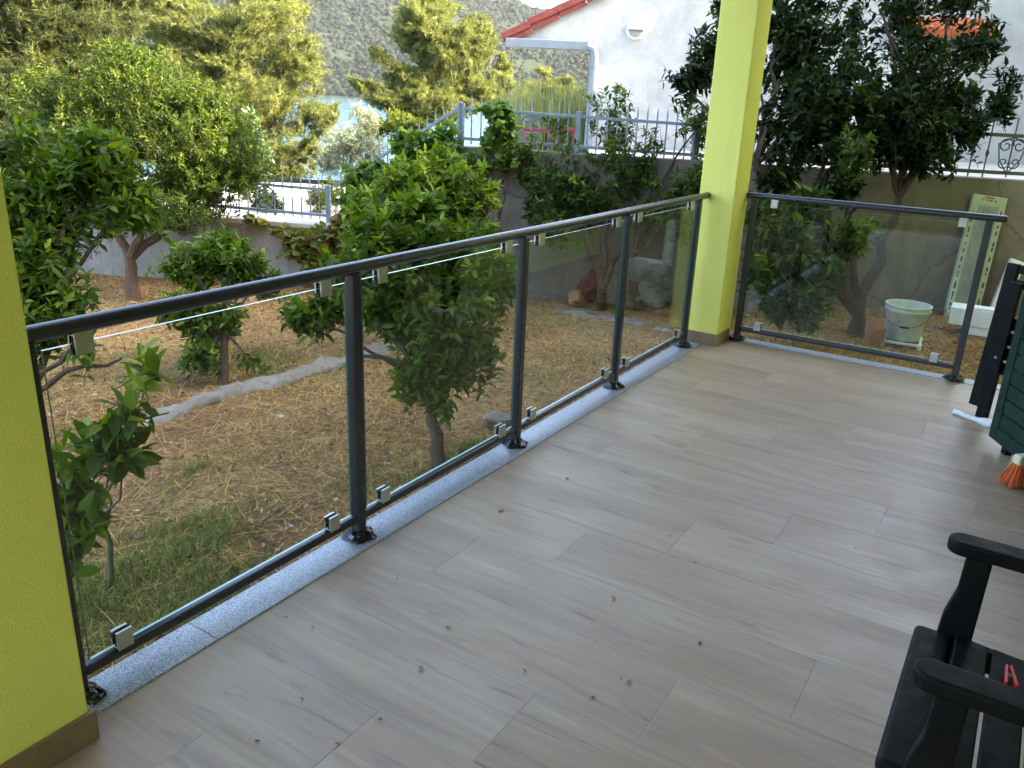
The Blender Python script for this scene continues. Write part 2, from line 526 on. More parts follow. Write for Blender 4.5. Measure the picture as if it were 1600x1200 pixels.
def at_base(name, mb, mats, base, label, cat, group=None, kind=None, **kw):
    """a one-mesh thing with its origin at its base"""
    o = mb.build(name, mats, None, **kw)
    base = Vector([float(q) for q in base])
    o.data.transform(Matrix.Translation(-base))
    o.location = base
    return tag(o, label, cat, group, kind)
def tri_mesh(name, V, T, mat, tint=None, smooth=False):
    me = bpy.data.meshes.new(name)
    n, k = len(V), len(T)
    me.vertices.add(n); me.vertices.foreach_set('co', np.ascontiguousarray(V, np.float32).ravel())
    me.loops.add(3*k); me.loops.foreach_set('vertex_index', np.ascontiguousarray(T, np.int32).ravel())
    me.polygons.add(k); me.polygons.foreach_set('loop_start', np.arange(0, 3*k, 3, dtype=np.int32))
    me.update(calc_edges=True)
    if smooth:
        me.polygons.foreach_set('use_smooth', [True]*k)
    me.materials.append(MAT[mat])
    if tint is not None:
        a = me.attributes.new('tint', 'FLOAT', 'POINT')
        a.data.foreach_set('value', np.ascontiguousarray(tint, np.float32))
    return me
def unit(a):
    return a/np.maximum(1e-9, np.linalg.norm(a, axis=-1, keepdims=True))
def fbm(P, seed=0, oct=4, f=1.0):
    """cheap smooth pseudo-noise from sines, about -1..1"""
    r_ = np.random.default_rng(seed)
    out = np.zeros(len(P)); amp = 1.0; tot = 0
    for o in range(oct):
        for _ in range(3):
            k = r_.normal(size=3); k /= np.linalg.norm(k)
            out += amp*np.sin((P@k)*f*2.3+r_.uniform(0, 6.28))/3
        tot += amp; amp *= .55; f *= 2.03
    return out/tot*1.6

# ================================================================= THE SETTING
# ---- terrain: level near the houses, down to the sea, the hill across the bay
def hill_z(d, l):
    h = np.interp(d, [0, 9.6, 10.4, 16, 20, 40, 55, 840, 885, 1000, 1250, 1600, 2300], [-.75, -.75, -.05, -.05, -1.1, -4.6, -8, -9, -3.6, 22, 92, 1, 1])
    ridge = np.clip(166-.17*l, 70, 330)
    far = np.clip((d-885)/(1620-885), 0, 1)
    h = np.where(d > 885, -3.6+(ridge+6)*(far*1.55-.55*far**2)*1.0, h)
    P = np.stack([d, l, 0*d], -1)
    h = h+np.where(d > 895, fbm(P, 3, 5, .012)*16*np.clip((d-895)/150, 0, 1), 0)
    return h
dv = np.concatenate([[-250, -80, -30, -10, 0, 5, 9.2, 9.7, 10.3, 11, 13, 16, 17.5, 19, 22, 26, 32, 40, 48, 56, 80, 150, 300, 500, 700, 830, 870], np.linspace(885, 1700, 90), np.linspace(1760, 2300, 8)])
lv = np.concatenate([[-2200, -1700, -1300], np.linspace(-1000, 700, 110), [900, 1300, 1900]])
near_l = np.array([-120, -60, -30, -15, -8, -4, 0, 4, 8, 15, 30, 60])
lv = np.unique(np.concatenate([lv, near_l]))
D_, L_ = np.meshgrid(dv, lv, indexing='ij')
Z_ = hill_z(D_.ravel(), L_.ravel())
V = np.array([CAM[0], CAM[1], 0])+D_.ravel()[:, None]*FH+L_.ravel()[:, None]*RH
V[:, 2] = Z_
nl = len(lv)
I, J = np.meshgrid(np.arange(len(dv)-1), np.arange(nl-1), indexing='ij')
q = (I*nl+J).ravel()
T = np.concatenate([np.stack([q, q+1, q+nl+1], -1)[:, ::-1], np.stack([q, q+nl+1, q+nl], -1)[:, ::-1]])
tag(link('hill_terrain', tri_mesh('hill_terrain', V, T, 'hill', smooth=True), None), kind='structure')
# sea
mb = MB()
mb.add([dl(20, -2300, -4), dl(20, 2100, -4), dl(1000, 2100, -4), dl(1000, -2300, -4)], [(0, 1, 2, 3)])
tag(mb.build('sea', 'sea'), kind='structure')
# scrub on the hill across the water: an uncountable cover
ico = np.array([(0, 0, 1), (.894, 0, .447), (.276, .851, .447), (-.724, .526, .447), (-.724, -.526, .447), (.276, -.851, .447), (.724, .526, -.447), (-.276, .851, -.447), (-.894, 0, -.447), (-.276, -.851, -.447), (.724, -.526, -.447), (0, 0, -1)])
icoF = np.array([(0, 1, 2), (0, 2, 3), (0, 3, 4), (0, 4, 5), (0, 5, 1), (1, 6, 2), (2, 7, 3), (3, 8, 4), (4, 9, 5), (5, 10, 1), (6, 7, 2), (7, 8, 3), (8, 9, 4), (9, 10, 5), (10, 6, 1)])
def blobs_mesh(name, C_, S_, mat, tint, seed):
    r_ = np.random.default_rng(seed)
    n = len(C_)
    jit = 1+.35*r_.normal(size=(n, 12, 1)).clip(-1.5, 1.5)
    V = C_[:, None, :]+ico[None]*jit*S_[:, None, :]
    T = icoF[None]+12*np.arange(n)[:, None, None]
    return tri_mesh(name, V.reshape(-1, 3), T.reshape(-1, 3), mat, np.repeat(tint, 12))
n = 34000
d = 890+(rng.random(n)**1.25)*740
l = d*rng.uniform(-.42, .30, n)
P = np.stack([d, l, 0*d], -1)
keep = fbm(P, 5, 4, .03)+rng.normal(size=n)*.5 > -.25
d, l = d[keep], l[keep]
z = hill_z(d, l)
Cc = np.array([CAM[0], CAM[1], 0])+d[:, None]*FH+l[:, None]*RH
s = rng.uniform(1.2, 4.0, len(d))*(1+.5*(rng.random(len(d)) > .9))
Cc[:, 2] = z+s*.4
tag(link('hillside_scrub', blobs_mesh('hillside_scrub', Cc, np.stack([s, s, s*.8], -1), 'maquis', rng.random(len(d)), 2), None), 'low green scrub covering the hill across the water', 'scrub', kind='stuff')

# ---- the garden
WA = np.array([-5.8, 5.3, 0.0]); WD = np.array([.884, .467, 0.0]); WD /= np.linalg.norm(WD)    # foot line of the retaining wall
WN = np.array([WD[1], -WD[0], 0.0])                                          # towards the garden
def gz(x, y):
    P = np.stack([x, y, 0*x], -1)
    base = -.38+.12*np.clip((x+.8)/1.8, 0, 1)*np.clip((y-4)/3, 0, 1)
    return base+.018*fbm(P, 9, 3, 1.6)+.008*fbm(P, 10, 3, 7)
def gpt(x, y, z0=-.37):
    p = atz(x, y, z0)
    for _ in range(4):
        p = atz(x, y, float(gz(np.array([p[0]]), np.array([p[1]]))[0]))
    return p
xs = np.concatenate([np.linspace(-16, -7, 20), np.linspace(-6.9, 3.4, 190)])
ys = np.concatenate([np.linspace(-5, -.1, 20), np.linspace(0, 11, 200)])
X_, Y_ = np.meshgrid(xs, ys, indexing='ij')
dist = (X_-WA[0])*WN[0]+(Y_-WA[1])*WN[1]
V = np.stack([X_.ravel(), Y_.ravel(), gz(X_.ravel(), Y_.ravel())], -1)
ny = len(ys)
I, J = np.meshgrid(np.arange(len(xs)-1), np.arange(ny-1), indexing='ij')
q = (I*ny+J).ravel()
inside = (dist.ravel()[q] > -.22)
q = q[inside]
T = np.concatenate([np.stack([q, q+ny, q+ny+1], -1), np.stack([q, q+ny+1, q+1], -1)])
tag(link('garden_ground', tri_mesh('garden_ground', V, T, 'soil', smooth=True), None), kind='structure')
# paved pad behind the low wall (reached by the stairs), neighbour's raised yard
mb = MB()
cz = WA-WN*.26
def wp(s, off_=0.0, z=0.0):
    return WA+WD*s-WN*off_+np.array([0, 0, z])
sC = float((atpl(513, 352, WA, WD)-WA)@WD)      # where the low wall ends
sT = float((atpl(718, 240, WA, WD)-WA)@WD)      # where the stairs reach the yard
sR = 12.0
zL = float(atpl(513, 352, WA, WD)[2]); zT = float(atpl(800, 233, WA, WD)[2]); zR = float(atpl(1475, 283, WA, WD)[2])
mb.prism([wp(-14, .27, 0), wp(sT+1.2, .27, 0), wp(sT+1.2, 5.2, 0), wp(-14, 5.2, 0)], (0, 0, .10))
tag(mb.build('paved_yard', 'pad'), kind='structure')
mb = MB()
mb.prism([wp(sT+.05, .26, .12), wp(sR, .26, .12), wp(sR, 16, .12), wp(sT+1.3, 16, .12), wp(sT+1.3, 1.5, .12), wp(sT+.05, 1.5, .12)], (0, 0, zR-.14-.12))
tag(mb.build('raised_yard', 'pad'), kind='structure')
# ---- terrace: slab, planks, granite edging
FLOOR_Y1 = 5.55
CURB = .084
TX1 = 2.78
TY0 = -1.6
mb = MB()
mb.box(-.050, TX1-.002, TY0, 5.64, -.55, -.0008)
floor = mb.build('terrace_floor', 'grout')
tag(floor, kind='structure')
PW, PL, GAP = .305, 1.22, .0014
k0 = int(math.floor((TY0+.02-1.63)/PW)); k1 = int(math.ceil((FLOOR_Y1-1.63)/PW))
tile_cache = {}
for k in range(k0, k1):
    y0, y1 = 1.63+k*PW, 1.63+(k+1)*PW
    y0, y1 = max(y0, TY0+.01), min(y1, FLOOR_Y1)
    if y1-y0 < .03:
        continue
    xj = 1.275+k*PW
    i0 = int(math.floor((CURB-xj)/PL)); i1 = int(math.ceil((TX1-.004-xj)/PL))
    for i in range(i0, i1):
        x0, x1 = max(xj+i*PL, CURB), min(xj+(i+1)*PL, TX1-.004)
        if x1-x0 < .02:
            continue
        key = (round(x1-x0, 4), round(y1-y0, 4))
        if key not in tile_cache:
            hx, hy = (x1-x0)/2-GAP/2, (y1-y0)/2-GAP/2
            t = MB()
            b_ = .0006
            t.add([(-hx, -hy, -.009), (hx, -hy, -.009), (hx, hy, -.009), (-hx, hy, -.009), (-hx, -hy, -b_), (hx, -hy, -b_), (hx, hy, -b_), (-hx, hy, -b_),
                   (-hx+b_, -hy+b_, 0), (hx-b_, -hy+b_, 0), (hx-b_, hy-b_, 0), (-hx+b_, hy-b_, 0)],
                  [(0, 1, 5, 4), (1, 2, 6, 5), (2, 3, 7, 6), (3, 0, 4, 7), (4, 5, 9, 8), (5, 6, 10, 9), (6, 7, 11, 10), (7, 4, 8, 11), (8, 9, 10, 11)])
            tile_cache[key] = t.mesh('floor_tile', 'plank')
        link('floor_tile', tile_cache[key], floor, ((x0+x1)/2, (y0+y1)/2, random.uniform(-.0003, .0003)))
def curb(name, poly, nrm):
    m = MB(); m.prism(poly, (0, 0, .025))
    o = m.build(name, 'granite', None, .003, seg=2)
    return tag(o, kind='structure')
yy = [TY0+.02, 1.28, 2.76, 4.22, 5.305]
for a, b in zip(yy[:-1], yy[1:]):
    curb('granite_edging', [(-.056, a+.001, -.02), (CURB-.0015, a+.001, -.02), (CURB-.0015, b-.001, -.02), (-.056, b-.001, -.02)], 0)
xx = [.205, 1.05, 2.0, 3.2]
for a, b in zip(xx[:-1], xx[1:]):
    curb('granite_edging', [(a+.001, FLOOR_Y1+.0015, -.02), (b-.001, FLOOR_Y1+.0015, -.02), (b-.001, 5.655, -.02), (a+.001, 5.655, -.02)], 0)

# ================================================================= HOUSES
# the house this terrace belongs to
h = empty('yellow_house', (TX1, 0, 0), 'yellow rendered house that the covered terrace belongs to', 'house')
mb = MB(); mb.box(TX1, 13, TY0, 9.4, -.5, 7.7); mb.build('wall', 'yellow', h)
mb = MB(); mb.box(1.25, TX1-.003, -1.35, -1.1, -.02, 2.648); mb.build('return_wall', 'yellow', h)  # unseen wall added to dim the floor and bounce light to the pillar
for i, (ya, yb) in enumerate(((1.92, 3.14), (3.18, 4.40))):  # dark slatted panels added out of view to dim the terrace floor
    mb = MB(); mb.box(TX1-.045, TX1-.002, ya, yb, .002, 2.45); dr = mb.build('door', 'door_wood', h, .004)
    for j in range(12):
        mb = MB(); mb.box(TX1-.060, TX1-.046, ya+.09, yb-.09, .12+j*.19, .12+j*.19+.15); mb.build('louvre', 'door_wood', dr, .003)
mb = MB(); mb.box(-.20, TX1-.003, TY0, 5.80, 2.65, 2.85); mb.build('terrace_ceiling', 'ceiling', h)
h2 = empty('tall_house', (9, 18, 0), 'tall pale house standing uphill past the raised yard', 'house')
mb = MB(); mb.box(4.4, 15, 11.8, 27, -.4, 7.5); mb.build('wall', 'white_wall', h2)  # out-of-view block added to keep sun off garden and facade
mb = MB(); mb.box(4.0, 15.4, 11.4, 27.4, 7.502, 7.7); mb.build('roof', 'roof_tile', h2)

# neighbour's white house: gable wall seen beyond the yard
HP = atd(925, 100, 13.5); HP[2] = 0
HD = RH.copy(); HB = FH.copy()
def hp(s, z, back=0.0):
    return HP+HD*s+HB*back+np.array([0, 0, z])
def hpx(x, y):
    p = atpl(x, y, HP, HD)
    return float((p-HP)@HD), float(p[2])
nh = empty('white_house', tuple(HP+HD*5), 'white rendered house with red tiled verge above the raised yard', 'house')
s0, z0 = hpx(800, 58); s1, z1 = hpx(915, 0)
slope = (z1-z0)/(s1-s0)
sx = s0+6.4                                        # ridge
_, zp = hpx(860, 71)
zb = .0
mb = MB()
ridge_z = z0-.05+slope*(sx-s0)
wl = [hp(0, zb), hp(13, zb), hp(13, ridge_z-slope*(13-sx)), hp(sx, ridge_z), hp(0, z0-.05+slope*(0-s0))]
mb.prism(wl, HB*8+HD*.55)
mb.build('wall', 'white_wall', nh)
mb = MB()                                          # boxed overhang left of the wall corner
mb.prism([hp(s0+.06, zp+.03, -.02), hp(-.001, zp+.03, -.02), hp(-.001, z0-.05+slope*(0-s0)-.002, -.02), hp(s0+.06, z0-.05+slope*.06, -.02)], HB*.28)
mb.build('boxed_eave', 'white_wall', nh)
# roof: deck and verge tiles
mb = MB()
rt = .045
mb.prism([hp(-.12, z0-.045+slope*(-.12-s0), .62), hp(sx, ridge_z+.004, .62), hp(13.4, ridge_z+.004-slope*(13.4-sx), .62), hp(13.4, ridge_z+rt-slope*(13.4-sx), .62), hp(sx, ridge_z+rt, .62), hp(-.12, z0+slope*(-.12-s0), .62)], HB*7.5)
roof = mb.build('roof', 'roof_tile', nh)
tl = .46
nt_ = int((sx-s0)/tl)
tdir = np.array([HD[0], HD[1], slope]); tdir /= np.linalg.norm(tdir)
tn = np.cross(tdir, -HB); tn = tn if tn[2] > 0 else -tn
for rrow in range(3):
    for i in range(nt_+1):
        c0 = hp(s0-.12+i*tl*.93, z0+.0+slope*(-.12+i*tl*.93), -.05+rrow*.24)
        c1 = c0+tdir*tl
        m = MB()
        m.obox((c0+c1)/2+tn*(.062+.012*math.sin(i*2.1)), tdir*(tl/2+.01)+tn*-.014, HB*.112, tn*.052)
        if rrow == 0:
            m.obox((c0+c1)/2-HB*.06+tn*.012, tdir*(tl/2+.004)+tn*-.014, HB*.018, tn*.085)
        m.build('verge_tile' if rrow == 0 else 'roof_tile', 'roof_tile', roof, .008)
# drain pipe along the eave and down the corner
sg, zg = hpx(790, 67)
pe = hpx(929, 76)
dp = [hp(sg, zg, -.12), hp(pe[0]-.10, pe[1]+.03, -.12)]
mb = MB(); mb.bar(dp[0], dp[1], .10, .14); mb.build('gutter', 'grey_pipe', nh, .012)
mb = MB(); mb.tube([hp(pe[0]-.14, pe[1]+.03, -.12), hp(pe[0]-.03, pe[1]-.01, -.12), hp(pe[0], pe[1]-.14, -.12), hp(pe[0]-.01, .8, -.12)], .072, 14)
dpo = mb.build('downpipe', 'grey_pipe', nh, smooth=True)
mb = MB(); mb.tube([hp(pe[0], pe[1]-.26, -.12), hp(pe[0], pe[1]-.30, -.12)], .082, 14); mb.build('pipe_collar', 'fence_grey', dpo)
# round bulkhead lamp
sl, zl = hpx(993, 47)
lb = empty('wall_lamp', tuple(hp(sl, zl)), 'round white hooded lamp on the white gable wall', 'lamp')
mb = MB(); mb.lathe([(0, -.03), (.15, -.03), (.155, -.005), (.15, .04), (.13, .06), (0, .06)], hp(sl, zl), 28, tuple(-HB)); body = mb.build('body', 'white_plastic', lb, smooth=True)
mb = MB(); mb.lathe([(.115, .055), (.10, .085), (.06, .10), (0, .106)], hp(sl, zl), 28, tuple(-HB)); mb.build('lens', 'lamp_glass', lb, smooth=True)
mb = MB()
pts = []
for k in range(13):
    a = math.pi*k/12
    pts.append((math.cos(a), math.sin(a)))
vs_ = []
for (rr, hh) in ((.158, .0), (.158, .10), (.10, .15)):
    for ca, sa in pts:
        vs_.append(hp(sl+rr*ca, zl+rr*sa*1.0, -hh))
fs = [(j*13+k, j*13+k+1, (j+1)*13+k+1, (j+1)*13+k) for j in range(2) for k in range(12)]
fs.append(tuple(26+k for k in range(13)))
mb.add(vs_, fs); mb.build('hood', 'white_plastic', lb, smooth=True)
# shuttered french window with small tiled canopy
sw0, zw1 = hpx(1345, 75); sw1, zw0 = hpx(1425, 243)
wv = empty('shuttered_window', tuple(hp((sw0+sw1)/2, zw0)), 'white louvred double shutters on the white house behind the big citrus', 'window')
mid = (sw0+sw1)/2
for a, b in ((sw0, mid-.03), (mid+.03, sw1)):
    leafp = None
    mb = MB()
    for q0, q1 in ((a, a+.07), (b-.07, b)):
        mb.bar(hp((q0+q1)/2, zw0, -.06), hp((q0+q1)/2, zw1, -.06), .045, q1-q0, up=tuple(HD))
    for zc in (zw0+.05, (zw0+zw1)/2-.1, zw1-.05):
        mb.bar(hp(a+.071, zc, -.06), hp(b-.071, zc, -.06), .045, .09)
    leafp = mb.build('shutter', 'shutter', wv)
    nsl = 22
    slat = None
    for i in range(nsl):
        zc = zw0+.12+(zw1-zw0-.24)*i/(nsl-1)
        m = MB(); c = hp((a+b)/2, zc, -.06)
        m.obox(c, HD*((b-a)/2-.072), HB*.022+np.array([0, 0, .020]), np.array([0, 0, .005])-HB*.005)
        m.build('slat', 'shutter', leafp)
mb = MB(); mb.obox(hp(mid, (zw0+zw1)/2, -.02), HD*((sw1-sw0)/2+.08), HB*.018, np.array([0, 0, (zw1-zw0)/2+.08])); mb.build('frame', 'white_wall', wv)
mb = MB(); mb.obox(hp(mid, zw0-.10, -.10), HD*((sw1-sw0)/2+.14), HB*.10, np.array([0, 0, .03])); mb.build('sill', 'white_wall', wv)
sc0, zc0 = hpx(1385, 40); sc1, zc1 = hpx(1540, 22)
cn = empty('tiled_canopy', tuple(hp((sc0+sc1)/2, zc0)), 'small orange clay tiled canopy on the white house above the shutters', 'canopy')
mb = MB(); mb.obox(hp((sc0+sc1)/2, zc0-.06, -.3), HD*((sc1-sc0)/2+.03), -HB*.29+np.array([0, 0, -.10]), np.array([0, 0, .02])); mb.build('board', 'white_wall', cn)
ntl = 8
for i in range(ntl):
    s_ = sc0+(sc1-sc0)*(i+.5)/ntl
    mb = MB(); mb.tube([hp(s_, zc0+.10, -.003), hp(s_, zc0-.02, -.32), hp(s_, zc0-.14, -.62)], [.075, .085, .095], 10)
    mb.build('roof_tile', 'orange_tile', cn, smooth=True)

# ================================================================= WALLS, STAIRS AND FENCES BEYOND THE GARDEN
TH = .25
def wall(name, label, pts, mat, cop=None):
    base = wp((pts[0][0]+pts[-1][0])/2, 0, -.5)
    e = empty(name, tuple(base), label, 'wall')
    s_ = [p for p in pts]
    m = MB(); m.prism([wp(a, 0, z_) for a, z_ in s_], -WN*TH)
    m.build('body', mat, e)
    if cop:
        m = MB()
        (a, za), (b, zb_) = cop
        m.prism([wp(a, -.03, za+.002), wp(b, -.03, zb_+.002), wp(b, -.03, zb_+.052), wp(a, -.03, za+.052)], -WN*(TH+.06))
        m.build('coping', 'coping', e, .008)
    return e
zl0 = zL+.16
wall('low_wall', 'low weathered grey concrete wall with pale coping under the short fence', [(-14, -.6), (sC, -.6), (sC, zL-.05), (0, zL+.03), (-14, zL+.2)], 'concrete', ((-1.5, zL+.03), (sC, zL-.05)))
wall('stair_wall', 'sloping concrete side wall of the stairs hidden by vines', [(sC+.003, -.6), (sT-.003, -.6), (sT-.003, zT-.02), (sC+.003, zL-.05)], 'concrete')
wall('retaining_wall', 'tall stained concrete retaining wall holding up the raised yard', [(sT, -.6), (sR, -.6), (sR, zR-.02), (sT, zT)], 'wall_right')
st = empty('outdoor_stairs', tuple(wp((sC+sT)/2, .8, .1)), 'concrete stairs climbing beside the vine to the raised yard', 'stairs')
ns = 6
for i in range(ns):
    a0 = sC+(sT-sC)*i/ns; a1 = sC+(sT-sC)*(i+1)/ns
    zz = .10+(zR-.14-.10)*(i+1)/ns
    m = MB(); m.prism([wp(a0+.001, TH+.005, .101), wp(a1, TH+.005, .101), wp(a1, 1.45, .101), wp(a0+.001, 1.45, .101)], (0, 0, zz-.101-.001))
    m.build('step', 'concrete', st)

def spiral(c, ex, ez, r0, turns, start, hand, n=26):
    out = []
    for i in range(n):
        t = i/(n-1)
        a = start+hand*turns*2*math.pi*t
        r_ = r0*(1-.8*t)
        out.append(np.array(c)+r_*(math.cos(a)*ex+math.sin(a)*ez))
    return out
def fence(name, label, A, B, hr, spike, mat, spacing=.09, posts=(0, 1), scrolls=(), rw=.028, knob=False):
    """two rails with pointed balusters between A and B (feet of the end posts on the wall); hr = rail gap"""
    A, B = np.array(A, float), np.array(B, float)
    e = empty(name, tuple(A), label, 'fence', None)
    t = B-A; ln = np.linalg.norm(t); th = t/ln
    hv = unit(np.array([t[0], t[1], 0.0]))
    up = np.array([0, 0, 1.0])
    lo, hi = .075, .075+hr
    for z_ in (lo, hi):
        m = MB(); m.bar(A+up*z_, B+up*z_, rw, rw*1.05); m.build('rail', mat, e, .003)
    for p in posts:
        m = MB(); c = A+t*p; m.bar(c-up*.03, c+up*(hi+.05), .048, .048, up=tuple(hv)); m.build('post', mat, e, .004)
    m = MB(); m.tube([(0, 0, lo-.05), (0, 0, hi+spike*.6), (0, 0, hi+spike)], [.0075, .0075, .0015], 6)
    if knob:
        m.lathe([(.008, -.03), (.016, -.012), (.016, .012), (.008, .03)], (0, 0, (lo+hi)/2), 8)
    bme = m.mesh('baluster', mat)
    nb = int(ln/spacing)
    for i in range(1, nb):
        u_ = i/nb
        if any(abs(u_-p)*ln < spacing*.45 for p in posts) or any(abs(u_-q_[0])*ln < q_[1]*.5 for q_ in scrolls):
            continue
        link('baluster', bme, e, A+t*u_)
    for u_, w_ in scrolls:
        c = A+t*u_+up*(lo+hi)/2
        m = MB()
        g = hr/2
        for hd in (-1, 1):
            m.tube(spiral(c+hv*hd*g*.34+up*g*.45, hv*hd, up, g*.42, 1.4, math.pi, -1), .007, 5)
            m.tube(spiral(c+hv*hd*g*.30-up*g*.45, hv*hd, up, g*.36, 1.2, math.pi, 1), .007, 5)
            m.tube([c+hv*hd*g*.02+up*g*.9, c+hv*hd*g*.75+up*g*.55, c+hv*hd*g*.55-up*g*.3, c+hv*hd*.01-up*g*.95], .007, 5)
        m.tube([c-up*(g+.04), c+up*(g+spike)], .0075, 6)
        m.build('scroll', mat, e)
    return e
up_ = np.array([0, 0, 1.0])
hr = .26
fo = TH*.5
fA = wp(-1.3, fo, zL+.085+.028); fB = wp(sC-.03, fo, zL+.004)
fence('metal_fence', 'grey spiked metal fence with heart scroll on the low wall', fA, fB, hr, .13, 'fence_grey', .092, (0, .45, 1), ((.78, .17),))
fence('stair_fence', 'sloping grey metal stair railing tangled in vine leaves', wp(sC+.03, fo, zL), wp(sT-.02, fo, zT-.01), hr+.04, .12, 'fence_grey', .092, (1,))
sM = float((atpl(1085, 255, WA, WD)-WA)@WD)
fence('yard_fence', 'long grey spiked metal fence with scroll on top of the tall retaining wall', wp(sT, fo, zT), wp(sM, fo, zT+(zR-zT)*.45-.01), hr+.02, .13, 'fence_grey', .092, (0, .5, 1), ((.30, .2),))
fence('iron_fence', 'dark wrought iron fence with curled scrolls behind the big citrus', wp(sM+.02, fo, zT+(zR-zT)*.45-.01), wp(sR-.5, fo, zR-.02), hr+.08, .16, 'fence_dark', .135, (0,), ((float(((atpl(1590, 240, WA, WD)-WA)@WD-sM-.02)/(sR-.5-sM-.02)), .24),), .032, True)
# red steel handrail seen through the fence
rA = atd(815, 203, 12.0); rB = atd(905, 203, 12.0)
rr = empty('red_railing', (rA[0], rA[1], .86), 'low red steel rail standing behind the grey yard fence', 'railing')
mb = MB(); mb.bar(rA, rB, .05, .05); mb.build('rail', 'red_metal', rr, .005)
for t_ in (.08, .5, .92):
    c = rA+(rB-rA)*t_
    mb = MB(); mb.bar((c[0], c[1], .78), (c[0], c[1], c[2]-.026), .045, .045, up=(1, 0, 0)); mb.build('post', 'red_metal', rr, .004)

# ================================================================= TERRACE PILLARS
def pillar(x0, x1, y0, y1, label, sides):
    e = empty('pillar', ((x0+x1)/2, (y0+y1)/2, 0), label, 'pillar')
    m = MB(); m.box(x0, x1, y0, y1, -.2, 2.648); m.build('shaft', 'yellow', e, .006, seg=2)
    for (a, b, c, d_) in sides:
        m = MB(); m.box(a, b, c, d_, .0005, .083); m.build('skirting_tile', 'plank_dark', e, .002)
    return e
MAT['plank_dark'] = plain('brown_skirting_tile', (.25, .165, .105), .5, 0, .25, 9, .05, 50)
t_ = .012
pillar(-.14, .150, .42, .848, 'yellow rendered pillar where the long glass railing starts', [(.150+.0003, .150+t_, .40, .848+t_), (.084, .150, .848+.0003, .848+t_)])
pillar(-.06, .178, 5.322, 5.60, 'yellow rendered corner pillar between the two glass railings', [(-.06, .178+t_, 5.322-t_, 5.322-.0003), (.178+.0003, .178+t_, 5.322, 5.549)])

# ================================================================= GLASS RAILINGS
def rail_set(name, label, P0, P1, post_t, end_t, base_z=.005, bot=True):
    """P0,P1 on the floor line; post_t distances of posts; end_t (start,end) of the handrail"""
    P0, P1 = np.array(P0, float), np.array(P1, float)
    t = unit(P1-P0); s = np.array([t[1], -t[0], 0.0]); up = np.array([0, 0, 1.0])
    e = empty(name, tuple(P0), label, 'railing')
    at_ = lambda d_, z_, o_=0.0: P0+t*d_+up*z_+s*o_
    m = MB(); m.tube([at_(end_t[0], 1.0), at_(end_t[1], 1.0)], .0205, 20); hr_ = m.build('handrail', 'anthracite', e, smooth=True)
    # end stub collars
    for d_ in end_t:
        m = MB(); m.lathe([(0, -.004), (.015, -.004), (.017, 0), (.015, .006), (0, .006)], at_(d_, 1.0), 14, tuple(t)); m.build('end_cap', 'black_plastic', hr_, smooth=True)
    for d_ in post_t:
        m = MB(); m.bar(at_(d_, base_z+.001), at_(d_, .985), .040, .040, up=tuple(t)); po = m.build('post', 'anthracite', e, .005, seg=3)
        m = MB(); m.lathe([(0, .010), (.048, .010), (.052, .007), (.052, 0), (0, 0)], at_(d_, base_z), 24); m.build('base_plate', 'anthracite', po, smooth=True)
        # torn protective film round the plate
        m = MB(); ring = 18; vv = []; ff = []
        for j, (rr_, hh_) in enumerate(((.026, .026), (.040, .021), (.054, .011), (.060, .003))):
            for k in range(ring):
                a = 2*math.pi*k/ring
                q_ = rr_*(1+.14*math.sin(5*a+d_*9+j)+random.uniform(-.05, .05))
                vv.append(at_(d_, base_z+max(.002, hh_*(1+.35*math.sin(7*a+j*2+d_*5))), 0)+t*q_*math.cos(a)+s*q_*math.sin(a))
        for j in range(3):
            for k in range(ring):
                ff.append((j*ring+k, j*ring+(k+1) % ring, (j+1)*ring+(k+1) % ring, (j+1)*ring+k))
        m.add(vv, ff); m.build('film_wrap', 'black_plastic', po, smooth=True)
        m = MB()
        for a in (.8, 2.4, 3.9, 5.5):
            m.lathe([(0, .018), (.006, .018), (.007, .010), (.007, .009)], at_(d_, base_z)+t*.038*math.cos(a)+s*.038*math.sin(a), 6)
        m.build('bolt_heads', 'bolt', po)
    for a, b in zip(post_t[:-1], post_t[1:]):
        m = MB(); m.bar(at_(a+.0205, .085), at_(b-.0205, .085), .030, .030); m.build('bottom_rail', 'anthracite', e, .006, seg=3)
        g0, g1 = a+.040, b-.040
        m = MB(); zt, zb_ = .957, .108; hth = .004
        cnr = [at_(g0, zb_, -hth), at_(g1, zb_, -hth), at_(g1, zt, -hth), at_(g0, zt, -hth), at_(g0, zb_, hth), at_(g1, zb_, hth), at_(g1, zt, hth), at_(g0, zt, hth)]
        m.add(cnr, [(0, 1, 2, 3), (7, 6, 5, 4)]); m.mi = 1
        m.add(cnr, [(0, 4, 5, 1), (2, 6, 7, 3)]); m.mi = 2
        m.add(cnr, [(1, 5, 6, 2), (3, 7, 4, 0)])
        m.build('glass_pane', ['glass', 'glass_edge', 'glass_edge_green'], e)
        for c_ in (a+.135, b-.135):
            for top in (1, 0):
                zc = .9545 if top else .1245
                m = MB(); hl = .023
                for sd_ in (-1, 1):
                    m.bar(at_(c_-hl, zc, sd_*.0115), at_(c_+hl, zc, sd_*.0115), .009, .046)
                zb2 = zc+.0265*(1 if top else -1)
                m.bar(at_(c_-hl, zb2, 0), at_(c_+hl, zb2, 0), .032, .010)
                cl = m.build('glass_clamp', 'alu', e, .0015)
                m = MB()
                for sd_ in (-1, 1):
                    m.bar(at_(c_-hl-.002, zc, sd_*.0056), at_(c_+hl+.002, zc, sd_*.0056), .0028, .040)
                m.build('gasket', 'rubber', cl)
                m = MB(); m.tube([at_(c_-hl+.004, zc-.016*(1 if top else -1), .0), at_(c_-hl-.006, zc-.016*(1 if top else -1), .0)], .009, 10); m.build('screw_cap', 'rubber', cl, smooth=True)
    return e
P1Y = .905
